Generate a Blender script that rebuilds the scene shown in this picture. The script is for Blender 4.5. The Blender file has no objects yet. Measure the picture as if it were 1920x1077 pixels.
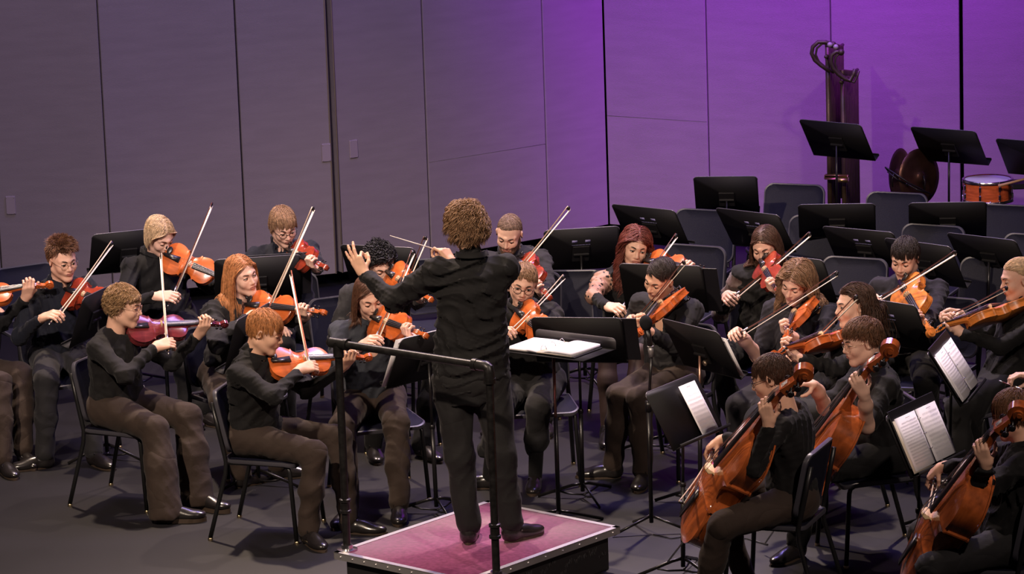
import bpy, math, random
import numpy as np
random.seed(7)
RNG = np.random.RandomState(11)
SC = bpy.context.scene
COL = SC.collection

# ------------------------------------------------------------------ camera
FPX = 7000.0; PITCH = math.radians(12.0); ROLL = -0.034; CAMH = 5.63
_fw = np.array([0, math.cos(PITCH), -math.sin(PITCH)]); _r0 = np.array([1.0, 0, 0]); _u0 = np.array([0, math.sin(PITCH), math.cos(PITCH)])
CR = _r0*math.cos(ROLL)+_u0*math.sin(ROLL); CU = _u0*math.cos(ROLL)-_r0*math.sin(ROLL); CC = np.array([0, 0, CAMH])
from mathutils import Matrix, Vector
cam_data = bpy.data.cameras.new('camera'); cam = bpy.data.objects.new('camera', cam_data); COL.objects.link(cam)
cam_data.sensor_width = 36; cam_data.lens = FPX/1920*36; cam_data.clip_start = 0.5; cam_data.clip_end = 200
M = Matrix.Identity(4)
for i in range(3):
    M[i][0] = CR[i]; M[i][1] = CU[i]; M[i][2] = -_fw[i]; M[i][3] = CC[i]
cam.matrix_world = M
SC.camera = cam

# ------------------------------------------------------------------ world, lamps, exposure
SC.view_settings.view_transform = 'Standard'; SC.view_settings.look = 'None'
SC.view_settings.gamma = 1; SC.view_settings.use_curve_mapping = False
SC.view_settings.exposure = 0.12
wd = bpy.data.worlds.new('world'); SC.world = wd; wd.use_nodes = True
wd.node_tree.nodes['Background'].inputs[0].default_value = (0.45, 0.34, 0.60, 1)
wd.node_tree.nodes['Background'].inputs[1].default_value = 0.018

def lamp(name, kind, loc, target, power, color, size=0.5, angle=40, blend=0.5, sy=None):
    d = bpy.data.lights.new(name, kind); d.energy = power; d.color = color
    if kind == 'SPOT': d.spot_size = math.radians(angle); d.spot_blend = blend; d.shadow_soft_size = size
    if kind == 'AREA':
        d.size = size
        if sy: d.shape = 'RECTANGLE'; d.size_y = sy
    o = bpy.data.objects.new(name, d); COL.objects.link(o); o.location = loc
    o.rotation_euler = (Vector(target)-Vector(loc)).to_track_quat('-Z', 'Y').to_euler()
    return o
# front of house stage spots (warm white), one from each side
lamp('stage_spot_front_house', 'SPOT', (-5.5, 10.5, 9.5), (-0.8, 21.2, 0.8), 5600, (1, .78, .60), .16, 31, .75)
lamp('stage_spot_front_house.001', 'SPOT', (5.0, 9.0, 9.5), (0.8, 21.0, 0.8), 2300, (1, .80, .68), .16, 30, .75)
lamp('stage_spot_front_house.002', 'SPOT', (3.5, 9.5, 10.5), (2.6, 27.6, -.3), 2300, (1, .76, .72), .2, 19, 1.0)
lamp('stage_spot_front_house.003', 'SPOT', (-3.5, 9.5, 10.5), (-2.2, 27.0, 1.0), 4200, (1, .84, .98), .2, 27, .9)
# warm down light from above and a little upstage
lamp('stage_down_light', 'SPOT', (-2.6, 23.4, 8.6), (-1.2, 20.8, 0), 3200, (1, .76, .56), .14, 62, .8)
lamp('stage_down_light.001', 'SPOT', (2.2, 23.2, 8.6), (1.1, 20.6, 0), 3000, (1, .78, .62), .14, 62, .8)
# lavender wash from the battens above the players
lamp('stage_batten_wash', 'AREA', (1.6, 23.4, 7.5), (1.3, 22.6, 0), 330, (.34, .25, 1), 5.0, sy=1.2)
lamp('stage_batten_wash.001', 'AREA', (-2.0, 24.5, 7.5), (-1.4, 22.0, 0), 110, (.62, .46, 1), 4.0, sy=1.2)
# purple cyc wash on the right hand shell panels
lamp('purple_shell_wash', 'SPOT', (1.5, 24.5, 8.2), (1.9, 28.6, 2.9), 5600, (.38, .02, .95), .3, 54, 1.0)
lamp('purple_shell_wash.001', 'SPOT', (3.3, 24.4, 8.2), (3.3, 28.4, 2.7), 6300, (.40, .02, .95), .3, 54, 1.0)

# ------------------------------------------------------------------ pixel helpers (1920 x 1077 frame)
def ray(px, py): return _fw+(px-960)/FPX*CR-(py-538.5)/FPX*CU
def onz(px, py, z):
    d = ray(px, py); return CC+d*((z-CAMH)/d[2])
def ony(px, py, y):
    d = ray(px, py); return CC+d*(y/d[1])
def proj(p):
    v = np.asarray(p, float)-CC; z = v@_fw
    return np.stack([960+FPX*(v@CR)/z, 538.5-FPX*(v@CU)/z], -1)
def on_ray(px, py, c, r, guess):
    """point on the view line through a pixel at distance r from c, the one nearer guess"""
    d = ray(px, py); d = d/np.linalg.norm(d); v = np.asarray(c)-CC; t = v@d
    q = CC+d*t; h = np.linalg.norm(np.asarray(c)-q); w = math.sqrt(max(r*r-h*h, 0))
    a, b = CC+d*(t-w), CC+d*(t+w)
    return a if np.linalg.norm(a-guess) < np.linalg.norm(b-guess) else b
def V(*a): return np.array(a, float)
def nrm(v): v = np.asarray(v, float); return v/(np.linalg.norm(v)+1e-12)
def perp(v, d): v = np.asarray(v, float); return nrm(v-d*(v@d))
def rot_about(v, ax, a):
    ax = nrm(ax); return v*math.cos(a)+np.cross(ax, v)*math.sin(a)+ax*(ax@v)*(1-math.cos(a))

# ------------------------------------------------------------------ materials
MATS = {}
def mat(name, col, rough=.6, metal=0, bump=0, bscale=60, coat=0, spec=.5, var=0, vscale=8, sheen=0, sss=0, alpha=1, trans=0, aniso=None, cdist=.002):
    if name in MATS: return MATS[name]
    m = bpy.data.materials.new(name); m.use_nodes = True; nt = m.node_tree; b = nt.nodes['Principled BSDF']
    b.inputs['Base Color'].default_value = (*col, 1); b.inputs['Roughness'].default_value = rough; b.inputs['Metallic'].default_value = metal
    b.inputs['Specular IOR Level'].default_value = spec; b.inputs['Coat Weight'].default_value = coat; b.inputs['Coat Roughness'].default_value = .12
    b.inputs['Sheen Weight'].default_value = sheen
    if trans: b.inputs['Transmission Weight'].default_value = trans; b.inputs['IOR'].default_value = 1.05
    if alpha < 1: b.inputs['Alpha'].default_value = alpha
    tc = nt.nodes.new('ShaderNodeTexCoord')
    if bump or var:
        mp = nt.nodes.new('ShaderNodeMapping'); nt.links.new(tc.outputs['Object'], mp.inputs[0])
        if aniso: mp.inputs['Scale'].default_value = aniso
    if bump:
        n = nt.nodes.new('ShaderNodeTexNoise'); n.inputs['Scale'].default_value = bscale; n.inputs['Detail'].default_value = 4
        nt.links.new(mp.outputs[0], n.inputs['Vector'])
        bp = nt.nodes.new('ShaderNodeBump'); bp.inputs['Strength'].default_value = bump; bp.inputs['Distance'].default_value = cdist
        nt.links.new(n.outputs['Fac'], bp.inputs['Height']); nt.links.new(bp.outputs[0], b.inputs['Normal'])
    if var:
        n = nt.nodes.new('ShaderNodeTexNoise'); n.inputs['Scale'].default_value = vscale; n.inputs['Detail'].default_value = 3
        nt.links.new(mp.outputs[0], n.inputs['Vector'])
        r = nt.nodes.new('ShaderNodeValToRGB'); r.color_ramp.elements[0].position = .3; r.color_ramp.elements[1].position = .72
        lo = [max(0, c*(1-var)) for c in col]; hi = [min(1, c*(1+var)) for c in col]
        r.color_ramp.elements[0].color = (*lo, 1); r.color_ramp.elements[1].color = (*hi, 1)
        nt.links.new(n.outputs['Fac'], r.inputs[0]); nt.links.new(r.outputs[0], b.inputs['Base Color'])
    MATS[name] = m
    return m

# ------------------------------------------------------------------ mesh builder
class MB:
    def __init__(s): s.v = []; s.f = []; s.m = []; s.n = 0
    def add(s, verts, faces, mi=0):
        verts = np.asarray(verts, float).reshape(-1, 3); s.v.append(verts)
        for f in faces: s.f.append([i+s.n for i in f]); s.m.append(mi)
        s.n += len(verts)
    def tri_add(s, verts, quads, mi):      # arrays, per face material array or int
        s.v.append(verts); s.f.extend((quads+s.n).tolist()); s.m.extend((np.full(len(quads), mi) if np.isscalar(mi) else mi).tolist()); s.n += len(verts)
    def box(s, c, h, R=None, mi=0, bev=0.0):
        c = np.asarray(c, float); h = np.asarray(h, float); R = np.eye(3) if R is None else R
        if bev <= 0:
            P = [(x, y, z) for x in (-1, 1) for y in (-1, 1) for z in (-1, 1)]
            s.add([c+R@(np.array(p)*h) for p in P], [(0, 1, 3, 2), (4, 6, 7, 5), (0, 4, 5, 1), (2, 3, 7, 6), (0, 2, 6, 4), (1, 5, 7, 3)], mi); return
        b = min(bev, *(h*.99)); vs = []; idx = {}
        for sx in (-1, 1):
            for sy in (-1, 1):
                for sz in (-1, 1):
                    for k in range(3):
                        q = np.array([sx, sy, sz])*(h-b); q[k] += (sx, sy, sz)[k]*b; idx[(sx, sy, sz, k)] = len(vs); vs.append(c+R@q)
        F = []
        for k in range(3):
            a, d = [(1, 2), (2, 0), (0, 1)][k]
            for sg in (-1, 1):
                def key(u, v):
                    t = [0, 0, 0]; t[k] = sg; t[a] = u; t[d] = v; return idx[(*t, k)]
                q = [key(-1, -1), key(1, -1), key(1, 1), key(-1, 1)]; F.append(q if sg > 0 else q[::-1])
        for k in range(3):
            a, d = [(1, 2), (2, 0), (0, 1)][k]
            for u in (-1, 1):
                for v in (-1, 1):
                    def kk(w, face):
                        t = [0, 0, 0]; t[k] = w; t[a] = u; t[d] = v; return idx[(*t, face)]
                    q = [kk(-1, a), kk(1, a), kk(1, d), kk(-1, d)]; F.append(q if u*v > 0 else q[::-1])
        for sx in (-1, 1):
            for sy in (-1, 1):
                for sz in (-1, 1):
                    t = [idx[(sx, sy, sz, k)] for k in range(3)]; F.append(t if sx*sy*sz > 0 else t[::-1])
        s.add(vs, F, mi)
    def tube(s, pts, rad, n=8, mi=0, caps=True, flat=None, closed=False):
        pts = np.asarray(pts, float); m = len(pts); rad = np.broadcast_to(np.asarray(rad, float), (m,))
        T = np.gradient(pts, axis=0) if not closed else np.roll(pts, -1, 0)-np.roll(pts, 1, 0)
        T = T/np.linalg.norm(T, axis=1)[:, None]
        u = perp(V(0, 0, 1) if abs(T[0][2]) < .9 else V(1, 0, 0), T[0]); vs = []
        for i in range(m):
            u = perp(u, T[i]); w = np.cross(T[i], u)
            for j in range(n):
                a = 2*math.pi*j/n; o = math.cos(a)*u+math.sin(a)*w
                if flat is not None: fn, fs = flat; o = o-fn*(o@fn)*(1-fs)
                vs.append(pts[i]+o*rad[i])
        F = []
        for i in range(m if closed else m-1):
            i2 = (i+1) % m
            for j in range(n): F.append((i*n+j, i*n+(j+1) % n, i2*n+(j+1) % n, i2*n+j))
        if caps and not closed: F.append(tuple(range(n))[::-1]); F.append(tuple((m-1)*n+j for j in range(n)))
        s.add(vs, F, mi)
    def lathe(s, prof, c=(0, 0, 0), R=None, n=24, mi=0):
        R = np.eye(3) if R is None else R; c = np.asarray(c, float); vs = []; m = len(prof)
        for r, z in prof:
            for j in range(n):
                a = 2*math.pi*j/n; vs.append(c+R@V(r*math.cos(a), r*math.sin(a), z))
        F = [(i*n+j, i*n+(j+1) % n, (i+1)*n+(j+1) % n, (i+1)*n+j) for i in range(m-1) for j in range(n)]
        s.add(vs, F, mi)
    def ball(s, c, r, R=None, nu=12, nv=8, mi=0):
        r = np.broadcast_to(np.asarray(r, float), (3,)); R = np.eye(3) if R is None else R; c = np.asarray(c, float)
        vs = [c+R@V(0, 0, -r[2])]
        for i in range(1, nv):
            p = math.pi*i/nv-math.pi/2
            for j in range(nu):
                a = 2*math.pi*j/nu; vs.append(c+R@(V(math.cos(p)*math.cos(a), math.cos(p)*math.sin(a), math.sin(p))*r))
        vs.append(c+R@V(0, 0, r[2])); L = len(vs)-1; F = []
        for j in range(nu): F.append((0, 1+(j+1) % nu, 1+j)); F.append((L, L-nu+j, L-nu+(j+1) % nu))
        for i in range(nv-2):
            for j in range(nu): F.append((1+i*nu+j, 1+i*nu+(j+1) % nu, 1+(i+1)*nu+(j+1) % nu, 1+(i+1)*nu+j))
        s.add(vs, F, mi)
    def prism(s, poly, t, R=None, c=(0, 0, 0), mi=0):     # polygon in local XY extruded along Z by t
        R = np.eye(3) if R is None else R; c = np.asarray(c, float); n = len(poly)
        vs = [c+R@V(x, y, z) for z in (0, t) for x, y in poly]
        s.add(vs, [tuple(range(n))[::-1], tuple(range(n, 2*n))]+[(i, (i+1) % n, n+(i+1) % n, n+i) for i in range(n)], mi)
    def build(s, name, mats, parent=None, origin=None, smooth=True, tr=None):
        vs = np.concatenate(s.v) if s.v else np.zeros((0, 3))
        if origin is not None: vs = vs-np.asarray(origin)
        if tr is not None: vs = vs@tr[0].T+tr[1]
        me = bpy.data.meshes.new(name)
        ls = np.fromiter((len(f) for f in s.f), int, len(s.f)); flat = np.fromiter((i for f in s.f for i in f), np.int32, int(ls.sum()))
        me.vertices.add(len(vs)); me.vertices.foreach_set('co', vs.astype(np.float32).ravel())
        me.loops.add(len(flat)); me.loops.foreach_set('vertex_index', flat)
        me.polygons.add(len(ls)); st = np.concatenate([[0], np.cumsum(ls)[:-1]]) if len(ls) else np.zeros(0)
        me.polygons.foreach_set('loop_start', st.astype(np.int32)); me.polygons.foreach_set('loop_total', ls.astype(np.int32))
        me.polygons.foreach_set('material_index', np.array(s.m, np.int32))
        me.update(calc_edges=True); me.validate()
        if smooth is True: me.polygons.foreach_set('use_smooth', np.ones(len(me.polygons), bool))
        for m_ in (mats if isinstance(mats, (list, tuple)) else [mats]): me.materials.append(m_)
        if smooth == 'auto':
            me.polygons.foreach_set('use_smooth', np.ones(len(me.polygons), bool))
            try: me.set_sharp_from_angle(angle=math.radians(38))
            except Exception: pass
        o = bpy.data.objects.new(name, me); COL.objects.link(o)
        if origin is not None and parent is None: o.location = origin
        if parent is not None: o.parent = parent
        return o

def tag(o, label=None, cat=None, group=None, kind=None):
    if label: o['label'] = label
    if cat: o['category'] = cat
    if group: o['group'] = group
    if kind: o['kind'] = kind
    return o
def empty(name, loc=(0, 0, 0), label=None, cat=None, group=None):
    o = bpy.data.objects.new(name, None); COL.objects.link(o); o.location = loc; return tag(o, label, cat, group)
def setmat(o, R, c):
    m = Matrix.Identity(4)
    for i in range(3):
        for j in range(3): m[i][j] = R[i][j]
        m[i][3] = c[i]
    o.matrix_world = m
CHILD = {}
def copy_tree(o, parent=None, swap=None):
    c = o.copy(); COL.objects.link(c)
    if parent is not None:
        c.parent = parent
    if swap and c.data and c.type == 'MESH':
        if any(ms and ms.name in swap for ms in o.data.materials):
            for i, sl in enumerate(c.material_slots):
                if sl.material and sl.material.name in swap:
                    sl.link = 'OBJECT'; sl.material = swap[sl.material.name]
    for ch in [x for x in o.children]: copy_tree(ch, c, swap)
    return c

# ------------------------------------------------------------------ signed distance fields meshed with surface nets
class Field:
    """a list of rounded primitives blended into one continuous surface"""
    def __init__(s): s.P = []
    def cap(s, a, b, ra, rb=None, k=.02, op=0, flat=None):
        a = np.asarray(a, float); b = np.asarray(b, float); rb = ra if rb is None else rb; m = max(ra, rb)
        def f(p):
            q = p-a; ab = b-a
            if flat is not None:
                fn, fs = flat; al = (q@fn); q = q+al[..., None]*fn*(1/fs-1); g = ab@fn; ab = ab+fn*g*(1/fs-1)
            t = np.clip((q@ab)/(ab@ab+1e-12), 0, 1)
            d = q-t[..., None]*ab
            return np.sqrt((d*d).sum(-1))-(ra+t*(rb-ra))
        s.P.append((f, np.minimum(a, b)-m, np.maximum(a, b)+m, k, op)); return s
    def ell(s, c, r, R=None, k=.02, op=0):
        c = np.asarray(c, float); r = np.asarray(r, float); R = np.eye(3) if R is None else R
        e = np.sqrt(((R*r)**2).sum(1))
        def f(p):
            q = (p-c)@R; k0 = np.sqrt(((q/r)**2).sum(-1)); k1 = np.sqrt(((q/r**2)**2).sum(-1))+1e-9
            return k0*(k0-1)/k1
        s.P.append((f, c-e, c+e, k, op)); return s
    def box(s, c, h, R=None, rr=.01, k=.01, op=0):
        c = np.asarray(c, float); h = np.asarray(h, float); R = np.eye(3) if R is None else R; e = np.abs(R)@h
        def f(p):
            q = np.abs((p-c)@R)-h+rr
            return np.sqrt((np.maximum(q, 0)**2).sum(-1))+np.minimum(q.max(-1), 0)-rr
        s.P.append((f, c-e, c+e, k, op)); return s
    def mesh(s, h, disp=None, band=.03):
        lo = np.min([p[1] for p in s.P if p[4] == 0], 0)-4*h; hi = np.max([p[2] for p in s.P if p[4] == 0], 0)+4*h
        n = np.ceil((hi-lo)/h).astype(int)+1
        ax = [lo[i]+h*np.arange(n[i]) for i in range(3)]; D = np.full(n, 0.5, np.float32)
        for f, a, b, k, op in s.P:
            mg = k+3*h
            i0 = np.clip(np.floor((a-mg-lo)/h).astype(int), 0, n-1); i1 = np.clip(np.ceil((b+mg-lo)/h).astype(int)+1, 1, n)
            if (i1 <= i0).any(): continue
            g = np.stack(np.meshgrid(*[ax[i][i0[i]:i1[i]] for i in range(3)], indexing='ij'), -1)
            d = f(g); sl = tuple(slice(i0[i], i1[i]) for i in range(3)); e = D[sl]
            if op == 0:
                hh = np.maximum(k-np.abs(e-d), 0)/k; D[sl] = np.minimum(e, d)-hh*hh*k*.25
            else:
                hh = np.maximum(k-np.abs(e+d), 0)/k; D[sl] = np.maximum(e, -d)+hh*hh*k*.25
        if disp is not None:
            m = np.abs(D) < band; ix = np.argwhere(m); p = lo+ix*h; D[m] += disp(p)
        S = D < 0
        S_ = S.astype(np.int8); c = sum(S_[i:n[0]-1+i, j:n[1]-1+j, l:n[2]-1+l] for i in (0, 1) for j in (0, 1) for l in (0, 1))
        cm = (c > 0) & (c < 8); idx = np.full(cm.shape, -1, np.int64); ids = np.argwhere(cm); idx[cm] = np.arange(len(ids))
        acc = np.zeros((len(ids), 3)); cnt = np.zeros(len(ids))
        cor = [(i, j, l) for i in (0, 1) for j in (0, 1) for l in (0, 1)]
        val = {o: D[ids[:, 0]+o[0], ids[:, 1]+o[1], ids[:, 2]+o[2]] for o in cor}
        for o in cor:
            for k in range(3):
                if o[k] == 0:
                    o2 = list(o); o2[k] = 1; o2 = tuple(o2); a, b = val[o], val[o2]; x = (a < 0) != (b < 0)
                    t = a[x]/(a[x]-b[x]); pt = np.tile(np.array(o, float), (x.sum(), 1)); pt[:, k] += t; acc[x] += pt; cnt[x] += 1
        vs = lo+h*(ids+acc/cnt[:, None]); Q = []
        for k in range(3):
            a, b = [(1, 2), (2, 0), (0, 1)][k]
            s0 = [slice(1, -1)]*3; s0[k] = slice(0, -1); s1 = list(s0); s1[k] = slice(1, None)
            e0, e1 = S[tuple(s0)], S[tuple(s1)]; xs = np.argwhere(e0 != e1)
            if not len(xs): continue
            off = np.ones(3, int); off[k] = 0; xs = xs+off; sg = S[xs[:, 0], xs[:, 1], xs[:, 2]]
            def ci(da, db):
                y = xs.copy(); y[:, a] += da; y[:, b] += db; return idx[y[:, 0], y[:, 1], y[:, 2]]
            q = np.stack([ci(-1, -1), ci(0, -1), ci(0, 0), ci(-1, 0)], 1); q[~sg] = q[~sg][:, ::-1]; Q.append(q)
        Q = np.concatenate(Q); Q = Q[(Q >= 0).all(1)]
        return vs, Q
def face_centers(vs, Q): return vs[Q].mean(1)
def folds(seed, amp, f=26., stretch=None):
    r = np.random.RandomState(seed); Dm = r.normal(size=(6, 3)); Dm /= np.linalg.norm(Dm, axis=1)[:, None]; ph = r.rand(6)*6.28
    def g(p):
        a = np.sin(p@Dm[0]*f+2.2*np.sin(p@Dm[1]*f*.45+ph[1])+ph[0]); b = np.sin(p@Dm[2]*f*1.7+1.8*np.sin(p@Dm[3]*f*.6+ph[3])+ph[2])
        c = np.sin(p@Dm[4]*f*.35+ph[4])
        ridge = (1-np.abs(a))**1.5*(.6+.4*c)
        e = np.sin(p@Dm[5]*f*2.1+2.6*np.sin(p@Dm[0]*f*.7)); return -amp*(1.2*ridge+.35*b+.45*(1-np.abs(e))**2)+amp*.55
    return g
# ------------------------------------------------------------------ instruments
M_EBONY = mat('ebony', (.012, .011, .012), .32)
M_STRING = mat('steel_string', (.62, .62, .62), .3, 1)
M_MAPLE = mat('bridge_maple', (.72, .50, .27), .5)
def varnish(name, col, rough=.3, var=.38, coat=.45):
    return mat(name, col, rough, 0, .1, 40, coat, .5, var, 26, aniso=(1, .25, 1))
M_V = {'orange': varnish('orange_varnish', (.50, .110, .022)), 'amber': varnish('amber_varnish', (.66, .215, .040)),
       'red': varnish('red_varnish', (.27, .034, .014)), 'plum': varnish('plum_varnish', (.15, .022, .026), .2, .4, .9),
       'cello': varnish('cello_varnish', (.40, .095, .022), .18, .4, 1.0)}
OUT = [(0, .02), (.002, .09), (.02, .165), (.06, .228), (.11, .266), (.17, .289), (.22, .293), (.28, .283), (.33, .264), (.37, .240), (.392, .228), (.402, .246), (.412, .240),
       (.42, .210), (.44, .183), (.47, .163), (.51, .152), (.55, .152), (.59, .162), (.625, .182), (.645, .208), (.655, .226), (.668, .226), (.68, .214), (.70, .217), (.74, .228), (.79, .236),
       (.84, .235), (.89, .217), (.93, .185), (.965, .135), (.985, .09), (.998, .05), (1.0, .02)]
def plate(mb, L, arch, zedge, th, grow=0., up=1, mi=0):
    rows = []; NX = 11
    for y, w in OUT:
        yy = y*L+(grow*(y-.5)*2); ww = w*L+grow
        edge = min(1, 3.2*min(y+.02, 1.02-y)/.5) if True else 1
        rows.append([(ww*t, yy, zedge+up*(th/2+arch*max(0, 1-abs(t)**2.2)*edge**.7*(1-.25*math.cos(2*math.pi*min(1, max(0, (y-.1)/.8)))))) for t in np.linspace(-1, 1, NX)])
    n = len(rows); vs = [p for r in rows for p in r]; F = []
    for i in range(n-1):
        for j in range(NX-1):
            q = (i*NX+j, i*NX+j+1, (i+1)*NX+j+1, (i+1)*NX+j); F.append(q if up > 0 else q[::-1])
    # rim
    lo = [(r[0][0], r[0][1], zedge-up*th/2) for r in rows]+[(r[-1][0], r[-1][1], zedge-up*th/2) for r in rows]
    b = len(vs); vs += lo
    for i in range(n-1):
        q = (i*NX, (i+1)*NX, b+i+1, b+i); F.append(q if up > 0 else q[::-1])
        q = (i*NX+NX-1, b+n+i, b+n+i+1, (i+1)*NX+NX-1); F.append(q if up > 0 else q[::-1])
    mb.add(vs, F, mi)
def fiddle(name, L, rib, neck, head, colr, spike=0.0, chin=True):
    """violin family instrument: origin at the bottom block, +Y to the scroll, +Z out of the top plate"""
    root = bpy.data.objects.new(name, None); COL.objects.link(root); wood = M_V[colr]; k = L/.355
    th = .0045*k
    b = MB(); vs = []; n = len(OUT)
    for sgn in (-1, 1):
        for z in (0, -rib):
            vs += [(sgn*w*L, y*L, z) for y, w in OUT]
    F = []
    for i in range(n-1): F.append((i, n+i, n+i+1, i+1)); F.append((2*n+i, 2*n+i+1, 3*n+i+1, 3*n+i))
    F.append((0, 2*n, 3*n, n)); F.append((n-1, 2*n-1, 4*n-1, 3*n-1))
    b.add(vs, F); plate(b, L, .013*k, -rib-th/2, th, .003*k, -1); b.build('body', wood, root, smooth='auto')
    t = MB(); plate(t, L, .0145*k, th/2, th, .003*k, 1); t.build('top_plate', wood, root, smooth='auto')
    # sound holes
    for sgn in (-1, 1):
        f = MB(); pts = []
        for i in range(13):
            u = i/12; y = (.44+.19*u)*L; x = (.105+.018*math.sin((u-.5)*math.pi*2)*-1-.03*(u-.5)*2*.9)*L
            if i == 0: x -= .010*L
            if i == 12: x += .010*L
            pts.append((sgn*x, y-.02*L, th+.0125*k*(1-abs(x/(.155*L))**2.2*.8)))
        f.tube(pts, np.array([.010]+[.006+.003*math.sin(math.pi*i/12) for i in range(1, 12)]+[.010])*L, 6, flat=(V(0, 0, 1), .25)); f.build('sound_hole', M_EBONY, root)
    # neck, pegbox
    nk = MB(); y0, y1 = .985*L, L+neck; w0, w1 = .034*k, .024*k
    if chin is False: w0, w1 = .042, .032
    zt0, zt1 = .012*k, .012*k+neck*.03
    sec = lambda y, w, z, d: [(-w/2, y, z), (-w*.42, y, z-d*.6), (0, y, z-d), (w*.42, y, z-d*.6), (w/2, y, z)]
    A = sec(y0, w0, zt0, .034*k); B_ = sec(y0+.02*k, w0, zt0, .022*k); C_ = sec(y1, w1, zt1, .018*k); D_ = sec(y1+.03*k, w1*.95, zt1-.004*k, .026*k)
    ply = A+B_+C_+D_; F = []
    for i in range(3):
        for j in range(4): F.append((i*5+j, (i+1)*5+j, (i+1)*5+j+1, i*5+j+1))
        F.append((i*5, i*5+4, (i+1)*5+4, (i+1)*5))
    F.append((0, 1, 2, 3, 4)); nk.add(ply, F); nk.build('neck', wood, root, smooth='auto')
    # pegbox + scroll : cheeks narrowing, spiral volute
    hd = MB(); pts = []; ws = []; ts = []
    py = y1+.02*k; pz = zt1-.010*k
    for i in range(6):
        u = i/5; pts.append((py+head*.62*u, pz-head*.16*math.sin(u*1.5))); ws.append((.013-.003*u)*k); ts.append((.014-.004*u)*k)
    cy, cz = pts[-1][0]+head*.16, pts[-1][1]-head*.02; R0 = head*.215
    a0 = math.pi*.98; 
    for i in range(1, 27):
        u = i/26; a = a0-u*2*math.pi*1.75; r = R0*(1-.80*u**.85); pts.append((cy+r*math.cos(a), cz+r*math.sin(a)*1.0+.0)); ws.append((.0095+.009*u)*k); ts.append((.0095-.0055*u)*k)
    pts = np.array(pts); tg = np.gradient(pts, axis=0); tg /= np.linalg.norm(tg, axis=1)[:, None]; nn = np.stack([-tg[:, 1], tg[:, 0]], 1); vs = []
    for i in range(len(pts)):
        for sx, sn in ((-1, -1), (1, -1), (1, 1), (-1, 1)):
            q = pts[i]+nn[i]*ts[i]*sn; vs.append((sx*ws[i], q[0], q[1]))
    F = [(i*4+j, i*4+(j+1) % 4, (i+1)*4+(j+1) % 4, (i+1)*4+j) for i in range(len(pts)-1) for j in range(4)]; F += [(3, 2, 1, 0), tuple(len(vs)-4+j for j in range(4))]
    hd.add(vs, F); hd.lathe([(0, -.0185*k), (.006*k, -.0185*k), (.006*k, .0185*k), (0, .0185*k)], (0, cy, cz), np.array([[0, 0, 1], [0, 1, 0], [-1, 0, 0]], float).T, 12)
    hd.build('scroll', wood, root, smooth='auto')
    for i in range(4):
        p = MB(); u = .2+.2*i; y = py+head*.62*u; z = pz-head*.16*math.sin(u*1.5); sg = 1 if i % 2 else -1
        p.tube([(-sg*.014*k, y, z), (sg*.028*k, y, z)], .0032*k, 6); p.ball((sg*.034*k, y, z), (.004*k, .010*k, .008*k), nu=8, nv=6); p.build('peg', M_EBONY, root)
    # fingerboard
    fb = MB(); ys, ye = .60*L, y1; za, zb = .028*k, zt1+.005*k; wa, wb = .042*k, .024*k
    fs = lambda y, w, z, d: [(-w/2, y, z-.003*k), (-w*.25, y, z), (w*.25, y, z), (w/2, y, z-.003*k), (w*.4, y, z-d), (-w*.4, y, z-d)]
    if not chin: wa, wb = .060, .034
    fb.add(fs(ys, wa, za+.006*k, .006*k)+fs(ye, wb, zb, .006*k), [(j, (j+1) % 6, 6+(j+1) % 6, 6+j) for j in range(6)]+[(5, 4, 3, 2, 1, 0), (6, 7, 8, 9, 10, 11)])
    fb.build('fingerboard', M_EBONY, root, smooth='auto')
    # bridge
    by = .545*L; bh = .038*k; br = MB()
    prof = [(-.021, 0), (-.012, 0), (-.010, .006), (.010, .006), (.012, 0), (.021, 0), (.019, .008), (.013, .014), (.020, .024), (.012, .032), (0, .035), (-.012, .032), (-.020, .024), (-.013, .014), (-.019, .008)]
    br.prism([(x*k, z*bh/.035) for x, z in prof], .0035*k, np.array([[1, 0, 0], [0, 0, 1], [0, 1, 0]], float).T, (0, by, .010*k)); br.build('bridge', M_MAPLE, root, smooth=False)
    tp = MB(); tp.prism([(-.009*k, (.012 if chin else .07)*L), (.009*k, (.012 if chin else .07)*L), ((.021*k if chin else .032), .33*L), (-(.021*k if chin else .032), .33*L)], .006*min(k, 1.4), None, (0, 0, (.024 if chin else .021)*k)); tp.build('tailpiece', M_EBONY, root, smooth=False)
    ht = .010*k+bh
    for i in range(4):
        s_ = MB(); x = (-1.5+i); r = .0007*k*(1.5-.2*i)
        s_.tube([(x*.009*k, .32*L, .031*k), (x*.0105*k, by+.002, ht+(.001 if abs(x) < 1 else -.002)*k), (x*.0052*k, y1, zb+.002*k), (x*.003*k, y1+.05*k, zt1-.004*k)], r, 4); s_.build('string', M_STRING, root)
    if chin:
        c_ = MB(); c_.ball((-.034*k, .030*k, .026*k), (.027*k, .018*k, .005*k)); c_.box((-.045*k, .003, 0), (.010, .004, .03*k)); c_.build('chin_rest', M_EBONY, root)
        c2 = MB(); c2.box((0, .05*k, -rib-.035), (.085*k, .011, .006), None, 0, .005); c2.tube([(-.075*k, .05*k, -rib-.03), (-.09*k, .05*k, -rib-.002)], .004, 6); c2.tube([(.075*k, .05*k, -rib-.03), (.09*k, .05*k, -rib-.002)], .004, 6); c2.build('shoulder_rest', M_EBONY, root)
    if spike:
        e_ = MB(); e_.tube([(0, 0, -rib/2), (0, -spike, -rib/2)], .005, 8); e_.lathe([(.012, 0), (.016, .02), (.008, .03)], (0, -.03, -rib/2), np.array([[1, 0, 0], [0, 0, 1], [0, 1, 0]], float), 12); e_.build('endpin', M_STRING, root)
    return root
PROTO = {}
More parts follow.
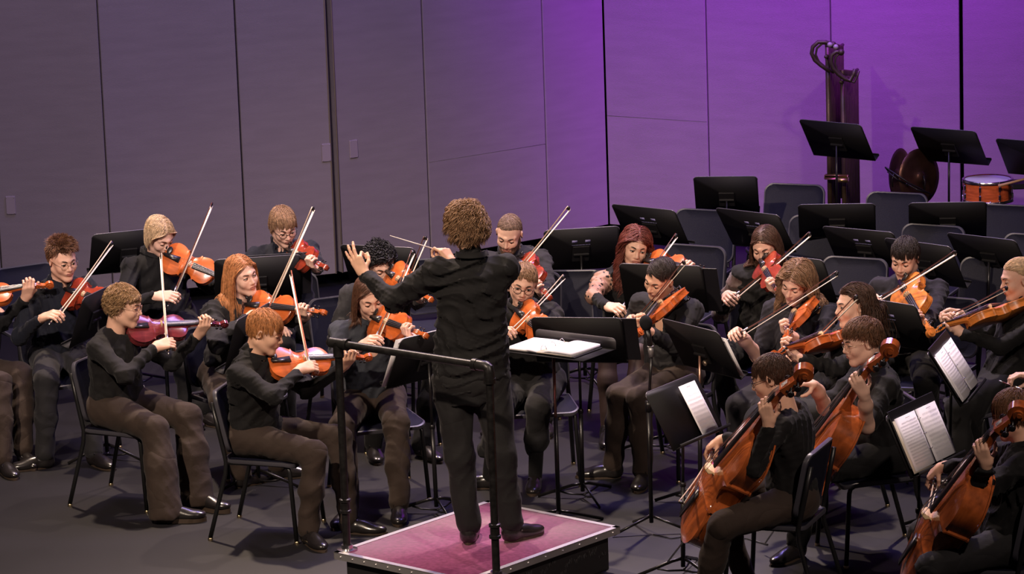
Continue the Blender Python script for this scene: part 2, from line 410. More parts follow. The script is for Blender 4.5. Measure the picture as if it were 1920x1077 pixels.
def get_fiddle(kind, colr):
    key = (kind, colr)
    args = {'violin': (.355, .030, .130, .105), 'viola': (.405, .036, .145, .115), 'cello': (.755, .112, .275, .20)}[kind]
    nm = kind
    if key not in PROTO:
        PROTO[key] = fiddle(nm, *args, colr, spike=.28 if kind == 'cello' else 0, chin=kind != 'cello'); return PROTO[key]
    return copy_tree(PROTO[key])
M_STICK = {'dark': mat('pernambuco_dark', (.10, .03, .018), .3, coat=.4), 'red': mat('pernambuco_red', (.42, .11, .04), .3, coat=.4), 'pale': mat('bow_stick_pale', (.55, .40, .28), .35, coat=.3)}
M_HAIR_BOW = mat('bow_hair', (.86, .76, .62), .55)
def bow_proto(stickm):
    root = bpy.data.objects.new('bow', None); COL.objects.link(root); L = .735
    s = MB(); pts = [(0, L*u, .012-.010*math.sin(math.pi*u)*1.0+.002*u) for u in np.linspace(-.01, 1, 14)]
    s.tube(pts, [.0045-.0015*u for u in np.linspace(0, 1, 14)], 7); s.build('stick', M_STICK[stickm], root)
    h = MB(); h.box((0, L*.5+.01, -.012), (.0068, L*.5-.02, .0014)); h.build('bow_hair', M_HAIR_BOW, root, smooth=False)
    f = MB(); f.box((0, .035, -.004), (.0065, .024, .011), None, 0, .003); f.build('frog', M_EBONY, root, smooth='auto')
    t = MB(); t.prism([(0, 0), (.022, -.002), (.026, -.012), (.010, -.026), (0, -.026)], .009, np.array([[0, 1, 0], [0, 0, 1], [1, 0, 0]], float).T, (-.0045, L-.020, .014)); t.build('tip', M_EBONY, root, smooth=False)
    b = MB(); b.tube([(0, -.03, .012), (0, -.008, .012)], .005, 8); b.build('screw_button', M_STRING, root)
    w = MB(); w.tube([(0, .062, .0115), (0, .12, .0095)], .0055, 8); w.build('winding', M_STRING, root)
    return root
BOWP = {}
def get_bow(sm):
    if sm not in BOWP: BOWP[sm] = bow_proto(sm); return BOWP[sm]
    return copy_tree(BOWP[sm])
# ------------------------------------------------------------------ people
def skin(i): 
    c = [(.72, .42, .29), (.76, .47, .35), (.66, .37, .25), (.74, .45, .34)][i]
    return mat('skin_%s' % ['warm', 'fair', 'tan', 'rosy'][i], c, .52, 0, .12, 260, 0, .35, .05, 30)
M_LIP = mat('lips', (.46, .20, .16), .5); M_WHITE = mat('eye_white', (.55, .50, .46), .3); M_IRIS = mat('iris', (.03, .02, .015), .2)
M_LASH = mat('lash', (.03, .018, .012), .7)
def hairm(name, c): return mat('hair_'+name, c, .5, 0, 0, 1, 0, .35, .35, 70)
HAIRC = {'brown': (.13, .060, .030), 'dark': (.022, .014, .012), 'ginger': (.40, .165, .06), 'blond': (.52, .37, .22), 'sandy': (.33, .20, .095), 'auburn': (.13, .030, .020), 'lightbrown': (.235, .135, .075), 'darkbrown': (.060, .028, .017), 'black': (.008, .007, .008), 'redbrown': (.085, .038, .022), 'buzz': (.16, .10, .07)}
def cloth(name, c, rough=.8, bs=11, b=.6):
    if 'cloth_'+name in MATS: return MATS['cloth_'+name]
    m = mat('cloth_'+name, c, rough, 0, b, bs, 0, .24, .10, 14, sheen=.05, cdist=.008); nt = m.node_tree; bs_ = nt.nodes['Principled BSDF']
    # creases: ridged, warped noise as a second bump
    tc = nt.nodes.new('ShaderNodeTexCoord'); n = nt.nodes.new('ShaderNodeTexNoise'); n.inputs['Scale'].default_value = 4.5; n.inputs['Detail'].default_value = 0.5; n.inputs['Distortion'].default_value = .8; nt.links.new(tc.outputs['Object'], n.inputs['Vector'])
    a = nt.nodes.new('ShaderNodeMath'); a.operation = 'MULTIPLY_ADD'; a.inputs[1].default_value = 2; a.inputs[2].default_value = -1; nt.links.new(n.outputs['Fac'], a.inputs[0])
    d = nt.nodes.new('ShaderNodeMath'); d.operation = 'ABSOLUTE'; nt.links.new(a.outputs[0], d.inputs[0]); e = nt.nodes.new('ShaderNodeMath'); e.operation = 'POWER'; e.inputs[1].default_value = .7; nt.links.new(d.outputs[0], e.inputs[0])
    bp = nt.nodes.new('ShaderNodeBump'); bp.inputs['Strength'].default_value = .6; bp.inputs['Distance'].default_value = .011; nt.links.new(e.outputs[0], bp.inputs['Height'])
    nt.links.new(bs_.inputs['Normal'].links[0].from_node.outputs[0], bp.inputs['Normal']); nt.links.new(bp.outputs[0], bs_.inputs['Normal']); return m
CL = {k_: tuple(c_*.62 for c_ in v_) for k_, v_ in {'black': (.0085, .0080, .0090), 'charcoal': (.026, .025, .028), 'brown': (.056, .037, .029), 'navy': (.010, .012, .022), 'bluegrey': (.046, .052, .068), 'softblack': (.013, .012, .013), 'grey': (.048, .046, .050), 'sheer': (.05, .03, .025), 'slate': (.022, .020, .028)}.items()}
def clm(n): return cloth(n, CL[n])
M_LEATHER = mat('black_leather', (.012, .010, .010), .28, 0, .15, 120, .3); M_SOLE = mat('shoe_sole', (.045, .028, .018), .7); M_LACE = mat('shoe_lace', (.02, .018, .018), .8)
M_GFRAME = mat('glasses_frame', (.02, .018, .018), .3); M_GGOLD = mat('glasses_wire', (.55, .42, .28), .3, 1); M_LENS = mat('glasses_lens', (.95, .95, .95), .03, 0, trans=1, alpha=.25)

HEADC = V(0, -.012, .030); HEADE = V(.0745, .0950, .0840)
def zmin(y): return np.interp(y, [-1, -.3, -.02, .12, .35, .6, .85, 1], [-.62, -.58, -.36, .02, .34, .50, .58, .7])

def head_mesh(mb, Rh, C, neck_base, st, rnd):
    f = Field(); j = st.get('jaw', 1.0)
    f.ell(HEADC, HEADE, k=.03)
    f.ell((0, .034, -.030), (.056*j, .058, .080), k=.04)
    for s in (-1, 1):
        f.cap((s*.050*j, -.005, -.062), (s*.014, .068, -.098), .019, .016, k=.035)
        f.ell((s*.036, .066, -.030), (.022, .020, .022), k=.03)
        f.cap((s*.006, .088, .026), (s*.044, .066, .022), .0085, .008, k=.018)
    f.ell((0, .077, -.103), (.017, .014, .013), k=.025)
    f.cap((0, .086, .012), (0, .108, -.026), .0075, .0105, k=.012)
    for s in (-1, 1): f.ell((s*.0105, .098, -.031), (.0075, .009, .0065), k=.008)
    f.ell((0, .086, -.055), (.026, .014, .017), k=.02)
    f.ell((0, .098, -.054), (.022, .007, .0045), k=.006); f.ell((0, .096, -.063), (.018, .0075, .0055), k=.006)
    f.ell((0, .108, -.0585), (.022, .008, .0014), k=.003, op=1)
    for s in (-1, 1):
        f.ell((s*.031, .094, .003), (.0165, .015, .0105), k=.012, op=1)
        tl = np.array([[math.cos(.25), 0, 0], [0, 1, 0], [0, 0, 1]], float)
        Re = np.array(Matrix.Rotation(s*-.35, 3, 'Z')@Matrix.Rotation(-.15, 3, 'X'))
        f.ell((s*.0775, -.006, -.006), (.008, .019, .031), Re, k=.006)
        f.ell((s*.085, .002, -.006), (.005, .010, .018), Re, k=.004, op=1)
    nb = (np.asarray(neck_base)-C)@Rh
    nr = st.get('neck', .053)
    f.cap((0, -.022, -.055), nb, nr, nr*1.12, k=.03, flat=(V(0, 1, 0), 1.0))
    if st.get('beard'):
        f.ell((0, .058, -.088), (.050, .036, .034), k=.02)
    vs, Q = f.mesh(.0036)
    fc = face_centers(vs, Q); mi = np.zeros(len(Q), int)
    d = (fc-HEADC)/HEADE; r = np.linalg.norm(d, axis=1); u = d/r[:, None]
    if st.get('style') != 'none':
        mi[(u[:, 2] > zmin(u[:, 1])) & (r > .93) & (np.abs(fc[:, 0]) < .0765)] = 1
    lip = (np.abs(fc[:, 0]) < .023*(1-.25*np.abs(fc[:, 2]+.0585)/.008)) & (fc[:, 2] < -.0505+.0*fc[:, 0]) & (fc[:, 2] > -.069) & (fc[:, 1] > .088)
    mi[lip] = 2
    if st.get('beard'):
        b = ((fc[:, 2] < -.040-.35*(fc[:, 1]-.09)) & (fc[:, 2] > -.15) & (fc[:, 1] > .0) & (~lip)) & ((np.abs(fc[:, 0]) > .030) | (fc[:, 2] < -.070) | (fc[:, 2] > -.052)) & (r > .0); mi[b & (fc[:, 1] < .108)] = 1
    wr = lambda p: np.asarray(p)@Rh.T+C
    mb.tri_add(wr(vs), Q, mi)
    gx, gz = st.get('gaze', (0, -.25)); lid = st.get('lid', 0)+17; lo = -20
    for s in (-1, 1):
        ec = V(s*.031, .0760, .0030); R_ = .0145
        mb.ball(wr(ec), R_, Rh, 12, 8, 3); g = nrm(V(gx, 1, gz)); mb.ball(wr(ec+g*.0095), .0074, Rh, 8, 6, 4)
        for a0, a1 in ((lid, 105), (-105, lo)):
            vs_ = []; nu, nv = 10, 8
            for i in range(nv+1):
                e = math.radians(a0+(a1-a0)*i/nv)
                for k in range(nu+1):
                    t = math.radians(-80+160*k/nu); ee = e*(1-.28*(math.sin(t)**2)*(1 if i in (0, nv) else 0))
                    vs_.append(wr(ec+V(math.sin(t), math.cos(t)*math.cos(ee), math.cos(t)*math.sin(ee))*R_*1.07))
            mb.add(vs_, [(i*(nu+1)+k, i*(nu+1)+k+1, (i+1)*(nu+1)+k+1, (i+1)*(nu+1)+k) for i in range(nv) for k in range(nu)], 0)
        e = math.radians(lid); pts = [wr(ec+V(math.sin(t), math.cos(t)*math.cos(e), math.cos(t)*math.sin(e))*R_*1.10) for t in np.radians(np.linspace(-68, 68, 7))]
        mb.tube(pts, .0019, 5, 5)
        bz = .0245+st.get('brow', 0); pts = [wr(V(s*x, y, bz+z)) for x, y, z in ((.012, .0955, -.002), (.024, .092, .0025), (.036, .0855, .0035), (.047, .074, -.001))]
        mb.tube(pts, [.0034, .0040, .0034, .0018], 6, 5)

def strands(mb, P, rad, mi):
    """P: (n,k,3) polylines -> three-sided tapering ribbons"""
    n, k, _ = P.shape; T = np.gradient(P, axis=1); T /= np.linalg.norm(T, axis=2)[..., None]+1e-9
    up = np.tile(V(.3, .5, .8), (n, k, 1)); A = np.cross(T, up); A /= np.linalg.norm(A, axis=2)[..., None]+1e-9; B = np.cross(T, A)
    w = rad[:, None]*(np.interp(np.linspace(0, 1, k), [0, .2, .75, 1], [.8, 1, .85, .15]))[None]
    vs = np.stack([P+w[..., None]*(math.cos(a)*A+math.sin(a)*B) for a in (0, 2.094, 4.189)], 2)
    base = (np.arange(n)*k*3)[:, None, None]+(np.arange(k-1)*3)[None, :, None]+np.arange(3)[None, None]
    nx = (np.arange(n)*k*3)[:, None, None]+(np.arange(k-1)*3)[None, :, None]+((np.arange(3)+1) % 3)[None, None]
    Q = np.stack([base, nx, nx+3, base+3], -1).reshape(-1, 4)
    m = np.repeat(mi, (k-1)*3); mb.tri_add(vs.reshape(-1, 3), Q, m)

def hair_mesh(Rh, C, st, seed, colliders=()):
    rs = np.random.RandomState(seed); mb = MB(); N0 = int(st.get('n', 2600)*1.9); i = np.arange(N0)+.5
    ph = np.arccos(1-2*i/N0); th = math.pi*(1+5**.5)*i; u = np.stack([np.cos(th)*np.sin(ph), np.sin(th)*np.sin(ph), np.cos(ph)], 1)+rs.normal(size=(N0, 3))*.02
    u /= np.linalg.norm(u, axis=1)[:, None]; keep = u[:, 2] > zmin(u[:, 1])+st.get('hl', 0); u = u[keep]; n = len(u)
    style = st['style']; px = st.get('part', 0.0); top = np.clip((u[:, 2]-.15)/.5, 0, 1)[:, None]; front = np.clip(u[:, 1]/.6+.3, 0, 1)[:, None]
    sx = np.tanh((u[:, 0]-px)*6)[:, None]; one = np.ones((n, 1)); zz = np.zeros((n, 1))
    crown = V(0, -.45, .89)
    if style == 'mid': cd = top*np.hstack([sx*1.1, -.25*one, -.5*one])+(1-top)*np.hstack([sx*.12, -.25*one, -1*one])
    elif style == 'fringe':
        out = u-crown; cd = top*(out*1.4+np.hstack([zz+st.get('sweep', .3), .5*one, -.1*one]))+(1-top)*np.hstack([zz, .15*one, -1*one])
    elif style == 'bowl':
        out = u-crown; cd = out*1.2+np.hstack([zz+st.get('sweep', .15)*top, .1*one, -.55*(1-top)])
    elif style == 'side': cd = top*np.hstack([zz+st.get('sweep', .9), .35*one, .25*one])+(1-top)*np.hstack([zz, -.25*one, -1*one])
    elif style == 'back': cd = top*np.hstack([sx*.25, -1*one, .0*one])+(1-top)*np.hstack([zz, -.8*one, -.45*one])
    elif style == 'spiky': cd = top*(u*.9+np.hstack([zz+st.get('sweep', .2), .45*one, .25*one]))+(1-top)*np.hstack([zz, -.1*one, -1*one])
    else: cd = u*1.0+np.hstack([zz, zz, -.1*one])
    cd = cd+rs.normal(size=(n, 3))*st.get('mess', .18)
    nr = u/HEADE; nr /= np.linalg.norm(nr, axis=1)[:, None]
    lift = st.get('lift', .15); tan = cd-nr*(cd*nr).sum(1)[:, None]*(1 if style not in ('spiky', 'curl') else .3); tan /= np.linalg.norm(tan, axis=1)[:, None]+1e-9
    d = tan+nr*lift; d /= np.linalg.norm(d, axis=1)[:, None]
    Lf, Ls, Lb = st['len']; L = (Lf*np.clip(u[:, 1], 0, 1)+Lb*np.clip(-u[:, 1], 0, 1)+Ls*(1-np.abs(u[:, 1])))/(np.abs(u[:, 1])+(1-np.abs(u[:, 1])))
    if 'lentop' in st: L = L*(1-top[:, 0])+st['lentop']*top[:, 0]
    L = L*(.8+.35*rs.rand(n)); K = st.get('k', 11); off = .02+st.get('vol', .09)*rs.rand(n)[:, None]
    p = HEADC+u*HEADE*(1+off*.4); P = [p.copy()]; g = Rh.T@V(0, 0, -1); grav = st.get('grav', .35); step = (L/(K-1))[:, None]
    cl = [((np.asarray(c)-C)@Rh, r) for c, r in colliders]
    wob = rs.normal(size=(n, 3)); 
    for j in range(1, K):
        d = d+g*grav*(.25+j/K)+rs.normal(size=(n, 3))*.03*st.get('mess', .18)*5+wob*.02; d /= np.linalg.norm(d, axis=1)[:, None]
        p = p+d*step; E = HEADE*(1+off); q = (p-HEADC)/E; r = np.linalg.norm(q, axis=1)[:, None]; ins = (r < 1)
        p = np.where(ins, HEADC+q/r*E, p)
        hug = st.get('hug', {'spiky': .25, 'curl': .12}.get(style, .8)); q = (p-HEADC)/E; r = np.linalg.norm(q, axis=1)[:, None]; up_ = np.clip((q[:, 2:3]+.25)/.4, 0, 1)*hug; p = HEADC+q/r*(r-np.maximum(r-1, 0)*up_)*E
        if style == 'mid' and max(st['len']) > .09:
            fr = (p[:, 1] > .03) & (p[:, 2] < .070) & (p[:, 2] > -.16); s_ = np.where(u[:, 0]-px > 0, 1, -1.); w_ = np.clip((.070-p[:, 2])/.05, 0, 1); tx = s_*(.048+.026*w_+.012*off[:, 0]/.1); p[:, 0] = np.where(fr & (np.abs(p[:, 0]) < np.abs(tx)), tx, p[:, 0]); lim = .075-.040*w_; p[:, 1] = np.where(fr & (p[:, 1] > lim), p[:, 1]*.4+lim*.6, p[:, 1])
        for c, rr in cl:
            q = p-c; r = np.linalg.norm(q, axis=1)[:, None]; p = np.where(r < rr, c+q/(r+1e-9)*rr, p)
        P.append(p.copy())
    P = np.stack(P, 1); gi = rs.choice(n, max(8, n//st.get('clump', 26)), replace=False); near = np.argmin(((u[:, None]-u[gi][None])**2).sum(-1), 1); cw = st.get('cw', .50)*np.linspace(0, 1, K)[None, :, None]**1.0; P = P*(1-cw)+(P[gi[near]]+(P[:, :1]-P[gi[near]][:, :1])*.35)*cw; am, fr = st.get('curl', (0, 0))
    if am:
        t = np.linspace(0, 1, K)[None]; A = np.cross(np.gradient(P, axis=1), V(.2, .9, .3)); A /= np.linalg.norm(A, axis=2)[..., None]+1e-9; B = np.cross(nrm(V(0, .3, 1)), A)
        x = fr*t+(rs.rand(n, 1)[gi[near]]*6.28 if len(near) == n else 0)+rs.rand(n, 1)*.9; w = am*np.minimum(1, t*2.5+.15); P = P+A*(w*np.cos(x))[..., None]+B*(w*np.sin(x))[..., None]
    if 'tail' in st:
        tp, tl, tr = st['tail']; m = 260; a = rs.rand(m)*6.28; rr = tr*np.sqrt(rs.rand(m)); T = []
        p = V(*tp)+np.stack([rr*np.cos(a), rs.normal(size=m)*.008, rr*np.sin(a)], 1); d = np.tile(nrm(V(0, -.8, -.3)), (m, 1))
        for j in range(K):
            T.append(p.copy()); d = d+g*.45; d /= np.linalg.norm(d, axis=1)[:, None]; p = p+d*tl/K*(1+.1*rs.normal(size=(m, 1)))
        P = np.concatenate([P, np.stack(T, 1)]); n = len(P)
        mb_t = None
    W = P@Rh.T+C; rad = st.get('w', .0026)*.66*(.7+.6*rs.rand(n)); mi = (rs.rand(n) < .35).astype(int)
    strands(mb, W, rad, mi)
    # under-layer so that no scalp shows
    nu, nv = 40, 28; E = HEADE*(1+st.get('cap', .045)); vs = []; ok = []
    for a in range(nv+1):
        t = math.pi*a/nv
        for b in range(nu):
            f_ = 2*math.pi*b/nu; q = V(math.sin(t)*math.cos(f_), math.sin(t)*math.sin(f_), math.cos(t)); ok.append(q[2] > zmin(q[1])+.03+st.get('hl', 0))
            vs.append((HEADC+q*E)@Rh.T+C)
    F = [(a*nu+b, (a+1)*nu+b, (a+1)*nu+(b+1) % nu, a*nu+(b+1) % nu) for a in range(nv) for b in range(nu) if ok[a*nu+b] and ok[(a+1)*nu+b] and ok[a*nu+(b+1) % nu]]
    mb.add(vs, F, 0)
    return mb

POSES = {  # finger flexions (mcp, pip, dip) for index..little, thumb directions in (fwd, side, palm)
    'bow': ([(28, 45, 25), (34, 48, 28), (36, 46, 26), (24, 40, 30)], [(.45, .5, .6), (.75, .05, .65), (.85, -.1, .4)]),
    'neck': ([(38, 74, 48), (34, 78, 50), (30, 74, 46), (26, 60, 40)], [(.45, .75, .45), (.8, .35, .5), (.95, .15, .1)]),
    'fist': ([(62, 82, 50), (66, 86, 50), (70, 86, 50), (72, 84, 50)], [(.4, .5, .7), (.7, -.15, .7), (.6, -.4, .5)]),
    'baton': ([(35, 60, 35), (58, 80, 45), (62, 82, 45), (62, 80, 45)], [(.55, .45, .6), (.85, .05, .55), (.95, 0, .2)]),
    'ok': ([(62, 72, 40), (14, 16, 10), (4, 12, 8), (-6, 12, 8)], [(.55, .60, .6), (.85, .1, .65), (.8, -.15, .6)]),
    'relax': ([(22, 32, 20), (26, 36, 22), (30, 38, 24), (30, 36, 24)], [(.6, .65, .35), (.85, .35, .35), (.95, .15, .2)])}
def hand_field(f, W, fwd, pn, side, pose, sc=1.0):
    fl, thd = POSES[pose]; W = np.asarray(W)
    off = [.029, .0100, -.0095, -.0275]; kn = [.087, .092, .087, .078]; ln = [(.041, .025, .020), (.045, .029, .021), (.042, .027, .020), (.033, .020, .018)]; rr = [.0088, .0090, .0086, .0076]
    for i in range(4):
        K = W+(fwd*kn[i]+side*off[i]-pn*.002)*sc; base = W+(fwd*.012+side*off[i]*.65)*sc
        f.cap(base, K-fwd*.006*sc, .0155*sc, .0120*sc, k=.014)
        a = 0; p = K; sp = math.radians([5, 1, -3, -7][i])
        for q in range(3):
            a += math.radians(fl[i][q]); d = nrm(fwd*math.cos(a)+pn*math.sin(a)+side*math.sin(sp)*max(0, math.cos(a)))
            e = p+d*ln[i][q]*sc; r0 = rr[i]*sc*(1.08-.09*q); f.cap(p, e, r0, r0*.9, k=.005 if q else .007); p = e
    p = W+(fwd*.022+side*.022+pn*.006)*sc
    for q, (l, r0) in enumerate(((.040, .0150), (.030, .0106), (.026, .0095))):
        t = thd[q]; d = nrm(fwd*t[0]+side*t[1]+pn*t[2]); e = p+d*l*sc; f.cap(p, e, r0*sc, (r0 if q else .0115)*.9*sc, k=.010 if q == 0 else .005); p = e
    f.ell(W+(fwd*.035-side*.014+pn*.008)*sc, V(.015, .034, .013)*sc, np.stack([side, fwd, pn], 1), k=.016)

def ik(S, W, hint, L1=.285, L2=.255, epx=None):
    v = W-S; D = np.linalg.norm(v); d = v/D
    if D > (L1+L2)*.995: L = (L1+L2); k = D/L/.995; L1 *= k; L2 *= k
    a = (L1**2-L2**2+D**2)/(2*D); h = math.sqrt(max(L1**2-a*a, 0)); h0 = perp(hint, d)
    if epx is None: return S+d*a+h0*h
    best = None
    for t in np.linspace(-math.pi, math.pi, 91):
        e = S+d*a+rot_about(h0, d, t)*h; c = np.linalg.norm(proj(e)-np.array(epx))+abs(t)*6
        if best is None or c < best[0]: best = (c, e)
    return best[1]

def yawv(y): y = math.radians(y); return V(math.sin(y), -math.cos(y), 0)
def frame(yaw, pitch=0, roll=0):
    """columns: left, forward, up.  pitch>0 looks down, roll>0 tips the head to its own left shoulder"""
    f = yawv(yaw); l = V(math.cos(math.radians(yaw)), math.sin(math.radians(yaw)), 0); u = V(0, 0, 1)
    a = math.radians(pitch); f2 = f*math.cos(a)-u*math.sin(a); u2 = u*math.cos(a)+f*math.sin(a)
    b = math.radians(roll); l3 = l*math.cos(b)-u2*math.sin(b); u3 = u2*math.cos(b)+l*math.sin(b)
    return np.stack([l3, f2, u3], 1)

SHOES = {}
def shoe_proto(kind):
    """heel at the origin, toe along +Y, sole on z=0"""
    f = Field(); sh = {'oxford': (.27, .047, 0), 'chunky': (.28, .050, .014), 'loafer': (.27, .046, 0), 'boot': (.275, .049, .004)}[kind]; L, w, ex = sh
    f.ell((0, .03, .045+ex), (.036, .042, .045), k=.03); f.ell((0, .10, .035+ex), (.040, .08, .045), k=.04); f.ell((0, L-.085, .026+ex), (w, .08, .030), k=.04)
    if kind in ('boot', 'chunky', 'oxford'): f.cap((0, .045, .04+ex), (0, .04, .115+ex if kind != 'oxford' else .082), .037, .040, k=.03)
    f.box((0, .12, -.05), (.2, .3, .05+.010+ex), rr=.002, k=.004, op=1)
    vs, Q = f.mesh(.0055); 
    m = MB(); m.tri_add(vs, Q, 0)
    s = MB(); n = 20; top = .014+ex
    pl = []
    for i in range(n):
        a = 2*math.pi*i/n; y = math.sin(a); x = math.cos(a); pl.append((x*(w*.92 if y > 0 else w*.78)*(1.0 if abs(y) < .8 else .97), .135+y*(L/2+.0)))
    s.prism(pl, top, mi=0); 
    if kind in ('oxford', 'boot', 'loafer'): pass
    l = MB()
    if kind != 'loafer':
        for i in range(4): y = .085+.022*i; z = .081+ex-.011*i; l.tube([(-.022, y, z-.008), (0, y+.002, z+.001), (.022, y, z-.008)], .0028, 5)
        for sgn in (-1, 1): l.tube([(0, .082, .086+ex), (sgn*.02, .088, .094+ex), (sgn*.034, .098, .080+ex), (sgn*.015, .09, .084+ex)], .0022, 5)
    else: l.box((0, .125, .062), (.036, .014, .006), np.array(Matrix.Rotation(-.45, 3, 'X')), 0, .003)
    return m, s, l
def put_shoe(parent, kind, pos, yaw, origin):
    if kind not in SHOES:
        m, s, l = shoe_proto(kind); a = m.build('shoe', M_LEATHER); b = s.build('sole', M_SOLE, smooth='auto'); c = l.build('laces' if kind != 'loafer' else 'strap', M_LACE if kind != 'loafer' else M_LEATHER)
        SHOES[kind] = (a.data, b.data, c.data, c.name.split('.')[0]); [bpy.data.objects.remove(o) for o in (a, b, c)]
    A, B, Cc, nm = SHOES[kind]; o = bpy.data.objects.new('shoe', A); COL.objects.link(o); o.parent = parent
    o.location = np.asarray(pos)-origin; f = yawv(yaw); o.rotation_euler = (0, 0, math.atan2(-f[0], f[1]))
    for d, n_ in ((B, 'sole'), (Cc, nm)):
        q = bpy.data.objects.new(n_, d); COL.objects.link(q); q.parent = o
    return o

LOG = []
def root_points(S):
    yaw = S['yaw']; F = yawv(yaw)
    if S.get('stand'): P = ony(*S['pel'], S['Y']); return P, ony(*S['head'][:2], P[1]+F[1]*S['head'][2])
    C = onz(*S['head'][:2], S.get('hz', 1.17)); Y = C[1]-F[1]*S['head'][2]; z = .555+S.get('floor', 0)
    if 'Y' in S: Y = S['Y']; C = ony(*S['head'][:2], Y+F[1]*S['head'][2])
    q = V(0, Y, z); x0, x1 = proj(V(-1, Y, z))[0], proj(V(1, Y, z))[0]; P = V(-1+2*(S['pel'][0]-x0)/(x1-x0), Y, z); return P, C
def person(label, group=None, **S):
    """S: pel (px,py) hip centre; yaw; head (px,py,d forward); hyaw,hpitch,hroll; knees, ankles, toes pixels; arms from instruments"""
    seed = S['seed']; yaw = S['yaw']; sc = S.get('sc', 1.0); F = yawv(yaw); Lv = V(math.cos(math.radians(yaw)), math.sin(math.radians(yaw)), 0); UP = V(0, 0, 1)
    floor = S.get('floor', 0.0); stand = S.get('stand', False)
    P, C = S['PC'] if 'PC' in S else root_points(S); Rh = frame(S.get('hyaw', yaw), S.get('hpitch', 10), S.get('hroll', 0))
    syaw = S.get('syaw', yaw); SL = V(math.cos(math.radians(syaw)), math.sin(math.radians(syaw)), 0); SF = yawv(syaw)
    N = C+Rh@V(0, -.035, -.085)+UP*-.085-SF*.012+V(*S.get('nofs', (0, 0, 0)))
    tu = nrm(N-P); wS = S.get('shw', .178)*sc
    tilt = S.get('shtilt', 0)
    sh = [N-tu*.055+SL*wS*1.0+UP*tilt, N-tu*.055-SL*wS*1.0-UP*tilt]     # left, right
    hipw = S.get('hipw', .09)*sc; H = [P+Lv*hipw, P-Lv*hipw]
    LOG.append((label[:34], 'torso %.2f' % np.linalg.norm(N-P), 'Y %.2f' % P[1], 'pz %.2f hz %.2f' % (P[2], C[2])))
    # legs
    kn, an, toe = [], [], []
    for i in (0, 1):
        kp = S.get('knees', (None, None))[i]; ap = S.get('ankles', (None, None))[i]
        if stand:
            A = onz(*ap, floor+.09); K = (H[i]+A)/2+F*.03
            if kp: K = on_ray(*kp, H[i], np.linalg.norm(A-H[i])/2+.01, K)
        else:
            spl = (.22 if i == 0 else -.22); g = H[i]+nrm(F+Lv*spl)*.43*sc+UP*-.02
            if kp:
                bb = None
                for a in np.linspace(-62, 62, 125):
                    q = H[i]+yawv(yaw+a)*.43*sc+UP*(.505-H[i][2]+floor); c_ = abs(proj(q)[0]-kp[0])+abs(a-(S.get('splay', 12) if i == 0 else -S.get('splay', 12)))*S.get('splw', .25)
                    if bb is None or c_ < bb[0]: bb = (c_, q)
                K = bb[1]
            else: K = H[i]+yawv(yaw+(13 if i == 0 else -13))*.43*sc+UP*(.505-H[i][2]+floor)
            A = onz(*ap, floor+.09) if ap else V(K[0], K[1], floor+.09)+F*S.get('kick', .02)
            v = A-K
            if np.linalg.norm(v[:2]) > .17: A = V(K[0]+v[0]*.17/np.linalg.norm(v[:2]), K[1]+v[1]*.17/np.linalg.norm(v[:2]), floor+.09)
        kn.append(K); an.append(A)
    LOG.append(('   knee z %.2f %.2f shin %.2f %.2f' % (kn[0][2], kn[1][2], np.linalg.norm(kn[0]-an[0]), np.linalg.norm(kn[1]-an[1])),))
    # arms: wrist grips
    hands = {}
    for i, nm in ((0, 'lh'), (1, 'rh')):
        g = S.get(nm)
        sidev = SL if i == 0 else -SL
        if g is None:
            W = kn[i]+UP*.10-F*.12; fwd0 = F; pn = -UP; pose = 'relax'; grip = W+F*.08; goff = .08; bl = .3
        else:
            grip, fwd0, pn, pose, bl = g; goff = .082
        hint = S.get(nm+'_hint', None)
        hint = nrm(sidev*.55-UP*.9-SF*.1) if hint is None else V(*hint)
        po = {'bow': .026, 'neck': .030, 'baton': .034, 'ok': .0, 'relax': .012, 'fist': .03}[pose]
        W = grip-fwd0*goff-pn*po
        for _ in range(3):
            E = ik(sh[i], W, hint, .285*sc, .255*sc, S.get(nm+'_el')); fd = nrm(W-E); fwd = nrm(fwd0*(1-bl)+fd*bl); pp = perp(pn, fwd); W = grip-fwd*goff-pp*po
        E = ik(sh[i], W, hint, .285*sc, .255*sc, S.get(nm+'_el'))
        side = np.cross(fwd, pp)*(-1 if i == 0 else 1)
        hands[i] = (W, E, fwd, pp, side, pose); LOG.append(('   %s reach %.2f  elbow px %s wrist px %s' % (nm, np.linalg.norm(W-sh[i]), proj(E).astype(int), proj(W).astype(int)),))
    org = V(P[0], P[1], floor)
    hm = S['hair']; sk = S.get('skin', 0); hs = S['hst']; hc = hairm(hm, HAIRC[hm])
    # ---- the body: one mesh
    b = MB(); head_mesh(b, Rh, C, N-tu*.03, dict(hs, **S.get('face', {})), seed)
    bare = S.get('bare', (None, None))
    for i in (0, 1):
        W, E, fwd, pp, side, pose = hands[i]; f = Field(); hsz = S.get('hsz', .97)
        hand_field(f, W, fwd, pp, side, pose, hsz)
        f.cap(W+fwd*.012, W+(E-W)*.1, .0235, .0245, k=.02, flat=(pp, .78)); f.cap(W+(E-W)*.08, W+(E-W)*(.32 if bare[i] else .20), .0245, .033 if bare[i] else .023, k=.02)
        if bare[i]: f.cap(W+(E-W)*.3, E, .035, .040, k=.03); f.cap(E, E+(sh[i]-E)*.4, .041, .046, k=.03)
        vs, Q = f.mesh(.0034 if not bare[i] else .0042); b.tri_add(vs, Q, 0)
    g = Field(); fl = S.get('fat', 1.0); R3 = np.stack([SL, perp(SF, tu), tu], 1); RP = np.stack([Lv, perp(F, tu), tu], 1)
    g.ell(P+tu*.01, V(.140, .100, .11)*fl, RP, k=.04); g.ell(P+(N-P)*.42, V(.120, .078, .15)*fl, RP, k=.05); g.ell(P+(N-P)*.70, V(.135*sc, .080*fl, .14), R3, k=.05)
